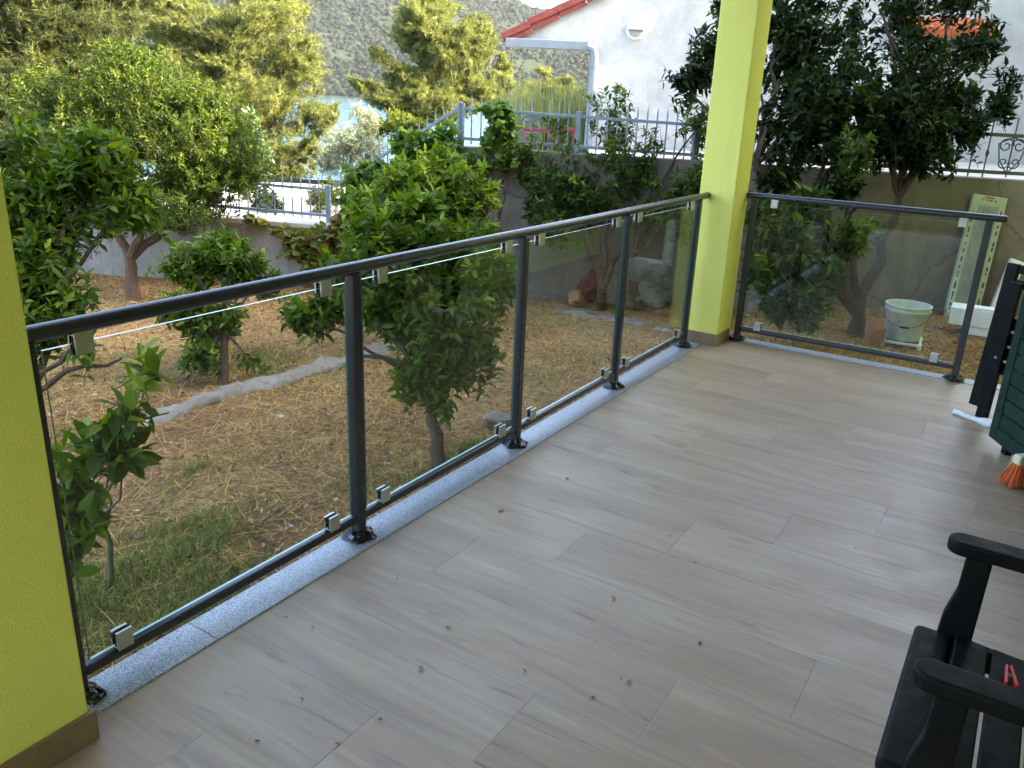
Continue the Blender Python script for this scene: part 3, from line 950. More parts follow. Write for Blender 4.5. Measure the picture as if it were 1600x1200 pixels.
rail_set('glass_railing', 'long anthracite railing with four glass panes along the garden edge', (0, 0, 0), (0, 6, 0), [P1Y, 1.973, 3.040, 4.096, 5.164], (.852, 5.318))
rail_set('glass_railing', 'short anthracite railing with one glass pane beside the white bucket', (0, 5.585, 0), (3, 5.585, 0), [.235, 1.62], (.182, 1.70))

# ================================================================= PLANTS
LEAF8 = np.array([(0, 0, 0), (.3, .5, .06), (.3, 0, 0), (.3, -.5, .06), (.7, .36, -.01), (.7, 0, -.07), (.7, -.36, -.01), (1, 0, -.16)])
LEAF8F = np.array([(0, 2, 1), (0, 3, 2), (1, 2, 5), (1, 5, 4), (2, 3, 6), (2, 6, 5), (4, 5, 7), (5, 6, 7)])
LEAF2 = np.array([(0, 0, 0), (.45, .5, .05), (.45, -.5, .05), (1, 0, -.1)])
LEAF2F = np.array([(0, 3, 1), (0, 2, 3)])
VLEAF = np.array([(0, 0, 0), (-.05, .42, .03), (.35, .55, 0), (.62, .34, -.04), (1, 0, -.14), (.62, -.34, -.04), (.35, -.55, 0), (-.05, -.42, .03), (.4, 0, .05)])
VLEAFF = np.array([(8, i, i % 7+1) for i in range(1, 7)]+[(8, 0, 1), (8, 7, 0)])
def leaf_basis(D, rg, droop=.0):
    """columns: along, across, up for every leaf direction D"""
    ref = np.array([0, 0, 1.0])+.55*rg.normal(size=D.shape)
    B = unit(np.cross(ref, D)); U = np.cross(D, B)
    return B, U
def leaf_verts(P, D, B, U, Ln, Wd, tpl):
    return P[:, None, :]+Ln[:, None, None]*(tpl[None, :, 0:1]*D[:, None, :]+tpl[None, :, 2:3]*U[:, None, :])+Wd[:, None, None]*tpl[None, :, 1:2]*B[:, None, :]
def faces_of(n, tf, nv):
    return (tf[None]+nv*np.arange(n)[:, None, None]).reshape(-1, 3)
def stick_mesh(A, B, ra, rb):
    """three sided twigs from A to B"""
    n = len(A)
    D = unit(B-A)
    ref = np.where(np.abs(D[:, 2:3]) > .9, np.array([[1.0, 0, 0]]), np.array([[0, 0, 1.0]]))
    S = unit(np.cross(D, ref)); U = np.cross(S, D)
    ring = []
    for Pp, r_ in ((A, ra), (B, rb)):
        for k in range(3):
            a = 2*math.pi*k/3
            ring.append(Pp+r_[:, None]*(math.cos(a)*S+math.sin(a)*U))
    V = np.stack(ring, 1)
    f = []
    for k in range(3):
        k2 = (k+1) % 3
        f += [(k, k2, 3+k2), (k, 3+k2, 3+k)]
    return V.reshape(-1, 3), faces_of(n, np.array(f), 6)
def curve(a, b, sag, n=6, jit=.03, rg=random):
    a, b = np.array(a, float), np.array(b, float)
    ln = np.linalg.norm(b-a)
    out = []
    for i in range(n):
        t = i/(n-1)
        p = a+(b-a)*t
        p = p+np.array([0, 0, sag*ln*math.sin(math.pi*t)])
        if 0 < i < n-1:
            p = p+np.array([rg.uniform(-1, 1) for _ in range(3)])*jit*ln
        out.append(p)
    return out
def to_blob(b):
    px_, py_, dp_, rx, ry = b[:5]
    c = atd(px_, py_, dp_)
    k = dp_/FPX
    rd = b[5] if len(b) > 5 else (rx+ry)/2*k*.9
    return c, rx*k, ry*k, rd, (b[6] if len(b) > 6 else 1.0), (b[7] if len(b) > 7 else 0.0)
def plant(name, label, cat, base, blobs, nper, mat, leaf=(.085, .036), per=10, twig=.2, trunk=(.045, .02), fork=None, tpl='c', bark='bark', seed=1, picked=0, tint=(.35, .2), droop=.15, gap=-.35, group=None, gapf=3.0, spread=.9, shell=.5, stems=None):
    """trunk and limbs to each crown lobe, twigs spread through the lobes, leaves in whorls on the twigs"""
    rg = np.random.default_rng(seed); rd_ = random.Random(seed)
    base = np.array(base, float)
    e = empty(name, tuple(base), label, cat, group)
    B_ = [to_blob(b) for b in blobs]
    area = np.array([b[1]*b[2]*b[4] for b in B_]); share = area/area.sum()
    fork = np.array(fork, float) if fork is not None else base+np.array([0, 0, .35*(np.mean([b[0][2] for b in B_])-base[2])])
    # wood
    m = MB()
    tp = curve(base-np.array([0, 0, .05]), fork, 0, 6, .035, rd_)
    m.tube(tp, [trunk[0]*(1.25-.45*i/5) for i in range(6)], 9)
    limbs = []
    ends = [fork]
    if stems:
        ends = [np.array(q_, float) for q_ in stems]
        for q_ in ends:
            m.tube(curve(fork, q_, .03, 6, .04, rd_), [trunk[0]*(.72-.24*i/5) for i in range(6)], 8)
    for c, rx, rz, rdp, w, tt in B_:
        fk = min(ends, key=lambda q_: np.linalg.norm(q_-c))
        pts = curve(fk, c, .06, 7, .05, rd_)
        r0 = trunk[0]*(.30 if stems else .42 if len(B_) > 5 else .55)
        m.tube(pts, [r0+(trunk[1]*.35-r0)*i/6 for i in range(7)], 6)
        limbs += pts[2:]
    m.build('trunk', bark, e, smooth=True)
    limbs = np.array(limbs)
    tips, tang, tts = [], [], []
    for (c, rx, rz, rdp, w, tt), sh in zip(B_, share):
        n = max(6, int(nper*sh))
        u_ = unit(rg.normal(size=(n, 3)))
        r_ = rg.random(n)**(1/(2.0+2*shell))
        loc = u_*r_[:, None]
        P = c+loc[:, :1]*rx*RH+loc[:, 1:2]*rdp*FH+loc[:, 2:]*rz*np.array([0, 0, 1.0])
        k = fbm(P, seed+40, 3, gapf) > gap
        P, u_ = P[k], u_[k]
        g = u_[:, :1]*RH+u_[:, 1:2]*FH+u_[:, 2:]*np.array([0, 0, 1.0])
        tips.append(P); tang.append(g); tts.append(np.full(len(P), tt))
    tips = np.concatenate(tips); tang = np.concatenate(tang); tts = np.concatenate(tts)
    n = len(tips)
    dirs = unit(tang*.7+np.array([0, 0, .45])+.45*rg.normal(size=(n, 3)))
    tl_ = twig*rg.uniform(.6, 1.4, n)
    start = tips-dirs*tl_[:, None]
    # second-order wood: each twig foot back to the nearest limb
    near = np.array([limbs[np.argmin(((limbs-p)**2).sum(1)+.0*i)] for i, p in enumerate(start)])
    far = np.linalg.norm(near-start, axis=1)
    sel = rg.random(n) < min(1.0, 260/max(1, n))
    A1, B1 = near[sel], start[sel]
    midp = (A1+B1)/2+rg.normal(size=A1.shape)*.06*np.linalg.norm(B1-A1, axis=1, keepdims=True)
    thick = np.clip(far[sel]*.012, .0025, trunk[1]*.5)
    v1, f1 = stick_mesh(A1, midp, thick, thick*.75)
    v2, f2 = stick_mesh(midp, B1, thick*.75, thick*.5)
    v3, f3 = stick_mesh(start, tips, np.full(n, .0028), np.full(n, .0015))
    V = np.concatenate([v1, v2, v3])-base
    T = np.concatenate([f1, f2+len(v1), f3+len(v1)+len(v2)])
    tw = link('twigs', tri_mesh('twigs', V, T, 'twig'), e); tw['kind'] = 'stuff'
    # leaves
    N = n*per
    ti = np.repeat(np.arange(n), per)
    j = np.tile(np.arange(per), n)
    fr = (j+rg.random(N)*.8)/per
    P = start[ti]+dirs[ti]*(tl_[ti]*(.15+.87*fr))[:, None]
    ang = j*2.4+rg.uniform(0, 6.28, n)[ti]+rg.normal(size=N)*.25
    ref = unit(np.cross(dirs, np.array([.31, .2, .93]))); ref2 = np.cross(dirs, ref)
    rad = np.cos(ang)[:, None]*ref[ti]+np.sin(ang)[:, None]*ref2[ti]
    D = unit(rad*spread+dirs[ti]*(.35+.7*fr)[:, None]+np.array([0, 0, -droop])+.18*rg.normal(size=(N, 3)))
    Ln = leaf[0]*rg.uniform(.62, 1.15, N)*(1-.25*(fr > .85))
    Wd = Ln*(leaf[1]/leaf[0])*rg.uniform(.85, 1.15, N)
    tin = np.clip(rg.normal(tint[0], tint[1], n)[ti]*.75+tint[0]*.25+rg.normal(size=N)*.08+tts[ti]+.30*(fr > .8)*(rg.random(n)[ti] < .35), 0, 1)
    Bv, Uv = leaf_basis(D, rg)
    tp_, tf_ = {'c': (LEAF8, LEAF8F), 's': (LEAF2, LEAF2F), 'v': (VLEAF, VLEAFF)}[tpl]
    use = np.ones(N, bool)
    if picked:
        dc = np.linalg.norm(P-CAM, axis=1)
        # the leaves that show largest: nearest to the eye and inside the picture
        dd = P-CAM; zc = dd@_f; px_ = 800+FPX*(dd@_r)/zc; py_ = 600-FPX*(dd@_u)/zc
        score = dc-.35*np.minimum(1, Ln/leaf[0])+np.where((px_ < 0) | (px_ > 1600) | (py_ < 0) | (py_ > 1200), 50, 0)
        pick = np.argsort(score)[:picked]
        use[pick] = False
    Vl = leaf_verts(P[use]-base, D[use], Bv[use], Uv[use], Ln[use], Wd[use], tp_)
    if use.any():
        cr = link('crown', tri_mesh('crown', Vl.reshape(-1, 3), faces_of(int(use.sum()), tf_, len(tp_)), mat, np.repeat(tin[use], len(tp_))), e)
    else:
        cr = e
    if use.sum() > 1:
        cr['kind'] = 'stuff'
    if picked:
        meshes = []
        for k in range(6):
            meshes.append(tri_mesh('leaf', tp_*np.array([1, leaf[1]/leaf[0], 1]), tf_, mat, np.full(len(tp_), (k+.5)/6)))
        for i in pick:
            o = bpy.data.objects.new('leaf', meshes[min(5, int(tin[i]*6))])
            col.objects.link(o); o.parent = cr
            mt = Matrix.Identity(4)
            for q_ in range(3):
                mt[q_][0], mt[q_][1], mt[q_][2], mt[q_][3] = D[i][q_]*Ln[i], Bv[i][q_]*Ln[i], Uv[i][q_]*Ln[i], P[i][q_]-base[q_]
            o.matrix_local = mt
    return e

# citrus close outside the railing
b0 = gpt(690, 738)
plant('citrus_tree', 'leafy green citrus tree with slim trunk right outside the long glass railing', 'tree', b0,
      [(690, 500, 4.5, 105, 85), (610, 470, 4.45, 60, 75), (745, 440, 4.6, 70, 70), (690, 400, 4.6, 85, 70), (590, 385, 4.5, 60, 55), (500, 490, 4.4, 48, 42), (640, 330, 4.7, 80, 45), (720, 560, 4.45, 60, 45), (660, 585, 4.4, 55, 45), (775, 520, 4.6, 30, 45), (690, 640, 4.4, 26, 26, .1, .35), (530, 430, 4.4, 50, 42), (465, 485, 4.4, 26, 26)],
      760, 'citrus', (.082, .033), 12, .16, (.036, .016), atd(676, 632, 4.42), seed=21, picked=300, tint=(.48, .22), bark='bark', gap=-.3)
# bright citrus behind it
plant('citrus_tree', 'bright yellow green citrus bush behind the railing below the stair vines', 'tree', gpt(655, 520),
      [(650, 285, 6.4, 75, 45), (720, 300, 6.5, 65, 50), (590, 330, 6.3, 55, 45), (560, 385, 6.2, 45, 45), (650, 360, 6.4, 80, 55), (740, 370, 6.5, 50, 45), (690, 250, 6.6, 40, 30)],
      640, 'citrus', (.085, .034), 12, .17, (.04, .016), seed=22, tint=(.60, .20), picked=0, gap=-.45)
# dark citrus by the first pillar
bb = dl(3.9, -2.55, -.4)
plant('citrus_tree', 'dark green citrus tree crowding the pillar where the long railing starts', 'tree', (bb[0], bb[1], -.42),
      [(70, 300, 4.4, 90, 70), (150, 245, 4.5, 70, 50), (60, 420, 4.3, 75, 75), (190, 320, 4.5, 60, 45), (10, 210, 4.4, 60, 55), (50, 500, 4.2, 60, 45), (115, 470, 4.3, 55, 50), (110, 370, 4.4, 70, 60), (190, 560, 4.0, 30, 18), (130, 545, 4.0, 28, 20), (-60, 350, 4.4, 80, 120)],
      980, 'citrus', (.085, .033), 12, .18, (.05, .02), seed=23, picked=300, tint=(.36, .2), gap=-.3)
# pomegranate
pb = gpt(205, 468)
plant('pomegranate_tree', 'small leaved pomegranate tree with forked brown trunk near the low wall', 'tree', pb,
      [(280, 230, 7.8, 120, 85), (200, 265, 7.7, 90, 70), (330, 285, 7.8, 85, 58), (230, 150, 7.9, 120, 60), (390, 275, 7.9, 44, 55), (130, 215, 7.8, 85, 75), (270, 330, 7.5, 80, 32), (320, 180, 8.0, 80, 55), (80, 160, 8.0, 80, 60), (170, 325, 7.6, 60, 34), (200, 100, 8.0, 80, 40)],
      3900, 'pome', (.056, .021), 15, .20, (.060, .024), atd(203, 405, 7.72), stems=[atd(170, 340, 7.6), atd(225, 350, 7.6), atd(300, 320, 7.8)], tpl='s', bark='bark_pale', seed=24, tint=(.42, .24), gap=-.36, gapf=2.8)
# low bush in the lawn
plant('citrus_bush', 'low young citrus bush growing beside the pale stone border', 'bush', gpt(345, 602),
      [(300, 415, 5.9, 50, 40), (375, 410, 5.9, 42, 36), (330, 500, 5.8, 62, 40), (280, 480, 5.7, 38, 32), (385, 560, 5.7, 38, 22), (320, 560, 5.6, 40, 28), (415, 440, 6.0, 28, 26), (345, 380, 6.0, 35, 25)],
      480, 'citrus', (.072, .028), 11, .15, (.032, .014), atd(352, 520, 5.75), seed=25, tint=(.38, .2), picked=120, gap=-.4)
# citrus against the retaining wall
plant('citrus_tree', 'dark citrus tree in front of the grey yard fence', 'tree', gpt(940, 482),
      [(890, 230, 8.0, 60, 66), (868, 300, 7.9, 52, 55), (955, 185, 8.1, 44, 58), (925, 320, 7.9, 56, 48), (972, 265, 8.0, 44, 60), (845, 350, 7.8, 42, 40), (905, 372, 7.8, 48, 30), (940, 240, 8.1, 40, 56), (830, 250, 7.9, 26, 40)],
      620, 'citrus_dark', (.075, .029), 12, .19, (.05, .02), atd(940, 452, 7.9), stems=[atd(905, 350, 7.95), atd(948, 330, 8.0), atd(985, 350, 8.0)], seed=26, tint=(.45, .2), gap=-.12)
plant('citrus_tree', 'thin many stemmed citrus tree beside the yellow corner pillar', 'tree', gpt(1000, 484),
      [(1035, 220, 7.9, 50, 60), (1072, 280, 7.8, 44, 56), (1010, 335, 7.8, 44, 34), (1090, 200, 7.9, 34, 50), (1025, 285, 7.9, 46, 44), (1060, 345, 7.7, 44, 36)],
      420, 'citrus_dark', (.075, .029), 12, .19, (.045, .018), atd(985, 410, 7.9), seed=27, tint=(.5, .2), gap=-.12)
# the big citrus beyond the short railing
bt = gpt(1338, 524)
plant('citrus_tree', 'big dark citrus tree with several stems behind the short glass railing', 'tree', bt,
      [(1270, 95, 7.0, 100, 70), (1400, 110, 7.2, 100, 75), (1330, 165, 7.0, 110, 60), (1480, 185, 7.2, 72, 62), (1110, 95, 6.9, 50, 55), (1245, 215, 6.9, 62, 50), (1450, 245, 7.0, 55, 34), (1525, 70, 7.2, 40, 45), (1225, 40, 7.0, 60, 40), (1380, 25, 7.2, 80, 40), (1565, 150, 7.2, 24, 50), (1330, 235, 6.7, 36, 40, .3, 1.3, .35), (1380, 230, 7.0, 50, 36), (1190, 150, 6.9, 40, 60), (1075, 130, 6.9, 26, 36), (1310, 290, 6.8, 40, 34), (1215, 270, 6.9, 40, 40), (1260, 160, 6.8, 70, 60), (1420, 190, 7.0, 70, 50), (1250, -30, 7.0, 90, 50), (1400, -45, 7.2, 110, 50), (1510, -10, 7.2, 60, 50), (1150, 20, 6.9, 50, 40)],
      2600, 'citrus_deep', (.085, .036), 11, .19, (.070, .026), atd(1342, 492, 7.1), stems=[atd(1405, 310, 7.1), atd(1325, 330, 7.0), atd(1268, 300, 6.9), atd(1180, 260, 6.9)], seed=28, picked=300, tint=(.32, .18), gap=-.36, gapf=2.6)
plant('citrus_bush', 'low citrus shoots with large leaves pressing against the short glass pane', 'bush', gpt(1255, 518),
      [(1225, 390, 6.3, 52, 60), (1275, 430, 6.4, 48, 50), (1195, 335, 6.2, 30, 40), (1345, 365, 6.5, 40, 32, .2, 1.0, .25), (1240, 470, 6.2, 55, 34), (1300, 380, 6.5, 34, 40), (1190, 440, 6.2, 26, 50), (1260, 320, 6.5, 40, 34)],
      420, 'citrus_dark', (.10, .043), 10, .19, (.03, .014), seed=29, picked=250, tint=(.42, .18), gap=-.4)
# young citrus shoot just outside the glass: every leaf picked apart
yb = dl(2.85, -1.58, -.4)
plant('citrus_sapling', 'young citrus sapling with glossy pale tip leaves just outside the first glass pane', 'sapling', (yb[0], yb[1], -.42),
      [(222, 575, 2.7, 34, 28, .05, 1.0, .45), (190, 650, 2.65, 40, 36, .08, 1.0, .15), (140, 700, 2.6, 42, 40, .1), (110, 770, 2.6, 36, 60, .1), (215, 700, 2.65, 34, 30, .08), (105, 850, 2.6, 26, 40, .08), (130, 810, 2.6, 26, 26, .06, .8, .2)],
      46, 'citrus', (.098, .045), 7, .12, (.012, .006), seed=30, picked=300, tint=(.30, .12), gap=-2, bark='twig', shell=.1)
# vines
def wd(x, y, front=.16):            # depth of the wall face at a pixel, a little towards the garden
    return float((atpl(x, y, WA+WN*front, WD)-CAM)@_f)
def vb(x, y, rx, ry, rd=.14, w=1.0, t=0.0, front=.12):
    return (x, y, wd(x, y, front), rx, ry, rd, w, t)
plant('grape_vine', 'pale green grape vine scrambling over the sloping stair railing', 'vine', wp((sC+sT)/2, -.1, -.38),
      [vb(600, 280, 50, 40), vb(650, 240, 50, 40), vb(556, 310, 28, 40), vb(700, 215, 24, 26), vb(565, 275, 34, 26), vb(655, 300, 55, 40), vb(625, 218, 34, 26), vb(740, 260, 30, 26), vb(600, 330, 60, 36)],
      900, 'vine', (.066, .062), 8, .16, (.022, .01), tpl='v', seed=31, tint=(.5, .25), gap=-.35, droop=.45)
plant('grape_vine', 'narrow green vine hanging over the top of the tall retaining wall', 'vine', wp(float((atpl(790, 250, WA, WD)-WA)@WD), -.06, -.38),
      [vb(788, 195, 18, 34), vb(792, 240, 22, 30), vb(775, 170, 24, 12), vb(770, 215, 14, 26)],
      240, 'vine', (.066, .062), 8, .15, (.016, .008), tpl='v', seed=32, tint=(.55, .2), gap=-.6, droop=.45)
plant('grape_vine', 'vine with orange turning leaves spilling down the low concrete wall', 'vine', wp(float((atpl(485, 400, WA, WD)-WA)@WD), -.1, -.38),
      [vb(470, 380, 36, 24), vb(515, 368, 30, 24), vb(440, 358, 24, 10), vb(500, 408, 40, 20), vb(405, 340, 22, 8), vb(545, 345, 26, 26)],
      210, 'vine_red', (.075, .07), 6, .15, (.014, .007), tpl='v', seed=33, tint=(.5, .3), gap=-.3, droop=.45)
# beyond the low wall
eb = atz(385, 312, .1)
plant('evergreen_shrub', 'dense glossy evergreen shrub on the paved yard behind the low fence', 'shrub', eb,
      [(385, 225, 11.2, 34, 55), (368, 190, 11.2, 34, 28), (402, 255, 11.0, 26, 34), (380, 275, 11, 30, 28)],
      420, 'ever', (.085, .040), 10, .18, (.05, .02), tpl='s', seed=34, tint=(.5, .25), gap=-.6)
plant('hedge_shrub', 'small dark shrub growing behind the short fence at the low wall', 'shrub', atz(430, 335, .1),
      [(425, 318, 10.2, 22, 22), (405, 312, 10.4, 18, 22)], 130, 'ever', (.06, .026), 10, .12, (.02, .01), tpl='s', seed=35, tint=(.2, .15), gap=-1)
plant('hedge_shrub', 'yellow green bushy shrub at the foot of the stairs', 'shrub', atz(500, 332, .1),
      [(500, 310, 10.2, 26, 26), (520, 300, 10.4, 20, 26)], 170, 'pome', (.05, .018), 12, .12, (.02, .01), tpl='s', seed=36, tint=(.8, .15), gap=-1)
plant('hedge_shrub', 'broad dark green shrub on the paved yard behind the pomegranate tree', 'shrub', atz(180, 330, .1),
      [(180, 290, 12.2, 70, 36), (100, 280, 12.4, 70, 44), (250, 295, 12.0, 50, 30), (20, 290, 12.4, 60, 50)], 620, 'ever', (.08, .035), 11, .2, (.04, .02), tpl='s', seed=39, tint=(.35, .22), gap=-.5)
plant('olive_tree', 'silvery pale olive tree in sunlight in front of the water', 'tree', dl(15.4, -3.1, -.05),
      [(545, 225, 15.2, 46, 36), (575, 190, 15.2, 20, 26), (515, 250, 15, 32, 26), (590, 240, 15.2, 26, 30), (540, 265, 15, 46, 24), (560, 170, 15.4, 10, 14)],
      1000, 'olive', (.075, .017), 14, .30, (.07, .025), tpl='s', seed=37, tint=(.5, .25), gap=-.25, gapf=2, spread=.6)
plant('hedge_shrub', 'round yellow green shrub beyond the stairs below the pine', 'shrub', dl(21, -2.7, -1.2),
      [(620, 192, 21, 34, 20), (650, 200, 21, 26, 18), (590, 200, 21, 18, 16)], 260, 'pome', (.11, .05), 12, .3, (.04, .02), tpl='s', seed=38, tint=(.75, .2), gap=-.8)

# pines: needles in brushes
def pine(name, label, base, blobs, ntuft, seed, mat='pine', needle=.12, k=16, tint=(.5, .2), trunk=.16, gap=-.3, gapf=.9, nw=.011, up=.55):
    rg = np.random.default_rng(seed); rd_ = random.Random(seed)
    base = np.array(base, float)
    e = empty(name, tuple(base), label, 'tree', 'pines in front of the bay')
    B_ = [to_blob(b) for b in blobs]
    top = max(b[0][2]+b[2]*.7 for b in B_)
    cx = np.mean([b[0] for b in B_], axis=0)
    head = np.array([cx[0], cx[1], .55*top+.45*cx[2]])+FH*1.2
    m = MB()
    tp = curve(base-np.array([0, 0, .3]), head, 0, 10, .012, rd_)
    m.tube(tp, [trunk*(1-.9*i/9)+.01 for i in range(10)], 8)
    limbs = list(tp[2:])
    for c, rx, rz, rdp, w, tt in B_:
        zs = c[2]-.35*np.linalg.norm((c-cx)[:2])
        st_ = min(tp, key=lambda q_: abs(q_[2]-zs))
        pts = curve(st_, c, -.05, 6, .04, rd_)
        m.tube(pts, [trunk*.35*(1-.8*i/5)+.006 for i in range(6)], 5)
        limbs += pts[1:]
    m.build('trunk', 'bark', e, smooth=True)
    limbs = np.array(limbs)
    area = np.array([b[1]*b[2]*b[4] for b in B_]); share = area/area.sum()
    tips, tang = [], []
    for (c, rx, rz, rdp, w, tt), sh in zip(B_, share):
        nb_ = max(8, int(ntuft*sh/26))             # sprays: small clouds of tufts round a branchlet
        u_ = unit(rg.normal(size=(nb_, 3))); r_ = rg.random(nb_)**.36
        loc = u_*r_[:, None]
        S = c+loc[:, :1]*rx*RH+loc[:, 1:2]*rdp*FH+loc[:, 2:]*rz*np.array([0, 0, 1.0])
        S = S[fbm(S, seed+9, 3, gapf) > gap]
        out = unit(S-np.array([cx[0], cx[1], 0])*np.array([1, 1, 0])-np.array([0, 0, 1.0])*S[:, 2:])
        out = unit(out+np.array([0, 0, .45])+.4*rg.normal(size=S.shape))
        for q_ in range(26):
            sp = S+out*(rg.uniform(-.38, .38, len(S)))[:, None]*min(1.0, rx*1.2)+rg.normal(size=S.shape)*np.array([.12, .12, .07])*min(1.0, rx)
            tips.append(sp); tang.append(unit(out+.6*rg.normal(size=S.shape)+np.array([0, 0, up*.4])))
    tips = np.concatenate(tips); tang = np.concatenate(tang)
    n = len(tips)
    # branchlets
    sel = rg.random(n) < min(1, 500/n)
    near = np.array([limbs[np.argmin(((limbs-p)**2).sum(1))] for p in tips[sel]])
    v1, f1 = stick_mesh(near, tips[sel], np.full(sel.sum(), .016), np.full(sel.sum(), .004))
    v2, f2 = stick_mesh(tips-tang*needle*1.3, tips, np.full(n, .004), np.full(n, .003))
    tw = link('branchlets', tri_mesh('branchlets', np.concatenate([v1, v2])-base, np.concatenate([f1, f2+len(v1)]), 'bark'), e)
    tw['kind'] = 'stuff'
    ti = np.repeat(np.arange(n), k)
    N = n*k
    D = unit(tang[ti]*.75+rg.normal(size=(N, 3))*.62+np.array([0, 0, .12]))
    P = tips[ti]-tang[ti]*(needle*1.3*rg.random(N))[:, None]
    S = unit(np.cross(D, rg.normal(size=(N, 3))))
    Ln = needle*rg.uniform(.7, 1.25, N)
    V = np.stack([P-S*nw/2, P+S*nw/2, P+D*Ln[:, None]], 1)-base
    tn_ = np.clip(rg.normal(tint[0], tint[1], n)[ti]+rg.normal(size=N)*.1, 0, 1)
    cr = link('crown', tri_mesh('crown', V.reshape(-1, 3), np.arange(3*N).reshape(-1, 3), mat, np.repeat(tn_, 3)), e)
    cr['kind'] = 'stuff'
    return e
pine('pine_tree', 'tall sunlit yellow green pine towering behind the pomegranate tree', dl(24, -7.6, -2.2),
     [(400, 60, 24, 80, 70), (330, 150, 23.5, 95, 70), (430, 190, 23.5, 70, 60), (470, 110, 24, 34, 50), (290, 50, 24, 90, 60), (440, 255, 23, 44, 46), (220, 130, 23.5, 70, 60), (500, 180, 24, 26, 30), (430, 10, 24.5, 60, 40), (350, 250, 23, 60, 40), (240, -30, 24, 90, 50), (490, 235, 23, 16, 34), (270, 220, 23, 70, 50), (330, 290, 22.5, 60, 30), (420, 300, 22.5, 40, 24)], 27000, 51, nw=.015, needle=.15, gap=-.42, gapf=1.5, tint=(.5, .24), trunk=.24)
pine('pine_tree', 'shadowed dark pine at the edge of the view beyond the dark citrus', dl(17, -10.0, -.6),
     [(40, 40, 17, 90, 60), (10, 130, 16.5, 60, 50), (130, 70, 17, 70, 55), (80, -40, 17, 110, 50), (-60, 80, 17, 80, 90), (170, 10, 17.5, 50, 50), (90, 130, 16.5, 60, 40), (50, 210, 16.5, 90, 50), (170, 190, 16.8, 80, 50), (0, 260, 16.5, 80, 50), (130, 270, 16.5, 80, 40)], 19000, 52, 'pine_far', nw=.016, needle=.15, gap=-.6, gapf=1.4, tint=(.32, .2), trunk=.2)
pine('pine_tree', 'broad layered pine in the middle distance left of the white house', dl(34, -4.0, -3.6),
     [(660, 50, 34, 46, 46), (710, 85, 34, 44, 50), (640, 125, 34, 40, 26), (602, 100, 33.5, 32, 14), (690, 160, 33.5, 56, 22), (745, 60, 34.5, 26, 34), (620, 160, 33.5, 42, 14), (680, 10, 34.5, 34, 26), (575, 128, 33.5, 22, 14), (730, 135, 34, 40, 24), (655, 180, 33.5, 50, 12), (585, 85, 33.5, 10, 10)], 17000, 53, tint=(.5, .22), trunk=.22, needle=.19, nw=.022, gap=-.35)
pine('pine_tree', 'young pine with pale upright shoots beside the broad pine', dl(36, -1.2, -3.9),
     [(785, 130, 36, 24, 30), (800, 160, 36, 30, 22), (775, 165, 36, 26, 20), (780, 100, 36, 12, 18)], 2600, 54, tint=(.55, .2), trunk=.1, needle=.2, nw=.02, gap=-.4, gapf=2)
pine('pine_tree', 'young yellow green pine showing under the white house eave', dl(37, .6, -4.0),
     [(845, 150, 37, 26, 26), (850, 120, 37, 12, 20), (830, 172, 37, 30, 14), (880, 165, 37, 24, 24), (885, 135, 37, 10, 18)], 2600, 55, tint=(.58, .2), trunk=.1, needle=.2, nw=.02, gap=-.4, gapf=2)

# blades
def blades(name, label, cat, P, H, lean, width, mat, tint, seed, flat=0.0):
    rg = np.random.default_rng(seed)
    n = len(P)
    a = rg.uniform(0, 6.28, n)
    hdir = np.stack([np.cos(a), np.sin(a), 0*a], -1)
    side = np.stack([-np.sin(a), np.cos(a), 0*a], -1)
    up = np.array([0, 0, 1.0])
    ln = lean*rg.uniform(.4, 1.6, n)
    d1 = unit(up*(1-flat)+hdir*(ln*.6)[:, None]); d2 = unit(up*(1-flat)*.75+hdir*(ln*1.5)[:, None])
    p1 = P+d1*(H*.55)[:, None]; p2 = p1+d2*(H*.5)[:, None]
    w = (width*rg.uniform(.6, 1.3, n))[:, None]
    V = np.stack([P-side*w/2, P+side*w/2, p1-side*w*.38, p1+side*w*.38, p2], 1)
    T = faces_of(n, np.array([(0, 1, 3), (0, 3, 2), (2, 3, 4)]), 5)
    o = link(name, tri_mesh(name, V.reshape(-1, 3), T, mat, np.repeat(tint, 5)), None)
    return tag(o, label, cat, kind='stuff')
def scatter(n, x0, x1, y0, y1, seed):
    rg = np.random.default_rng(seed)
    x, y = rg.uniform(x0, x1, n), rg.uniform(y0, y1, n)
    dw = (x-WA[0])*WN[0]+(y-WA[1])*WN[1]
    k = (dw > .03) & ~((x > -.06) & (y < 5.66))
    x, y = x[k], y[k]
    return np.stack([x, y, gz(x, y)-.004], -1), rg
P, rg = scatter(230000, -7.5, 2.6, .2, 9.8, 61)
dc = np.linalg.norm(P-CAM, axis=1)
k = (fbm(P, 62, 4, 1.4)+.35*rg.normal(size=len(P)) > -.15) & (rg.random(len(P)) < np.clip(3.2/dc, .35, 1))
P = P[k]; n = len(P)
blades('dry_grass', 'short straw coloured dry grass covering the garden soil', 'grass', P, rg.uniform(.02, .075, n), 1.3, .004, 'dry_grass', np.clip(rg.normal(.45, .25, n), 0, 1), 63, .45)
P, rg = scatter(11000, -5.5, 1.8, .3, 8.6, 64)
n = len(P)
P[:, 2] += .012
blades('straw_stalks', 'long loose pale straw stalks lying over the lawn', 'straw', P, rg.uniform(.08, .30, n), 1.6, .0028, 'dry_grass', np.clip(rg.normal(.8, .15, n), 0, 1), 65, .93)
P, rg = scatter(150000, -7, 1.9, .2, 9, 66)
edge = np.clip(1-(-.06-P[:, 0])/1.0, 0, 1)*np.clip((3.9-P[:, 1])/1.2, 0, 1)
k = fbm(P, 67, 4, 1.5)+.25*rg.normal(size=len(P))+1.0*edge > .70
P = P[k]
P2, rg2 = scatter(130000, -1.75, -.06, .2, 4.0, 166)
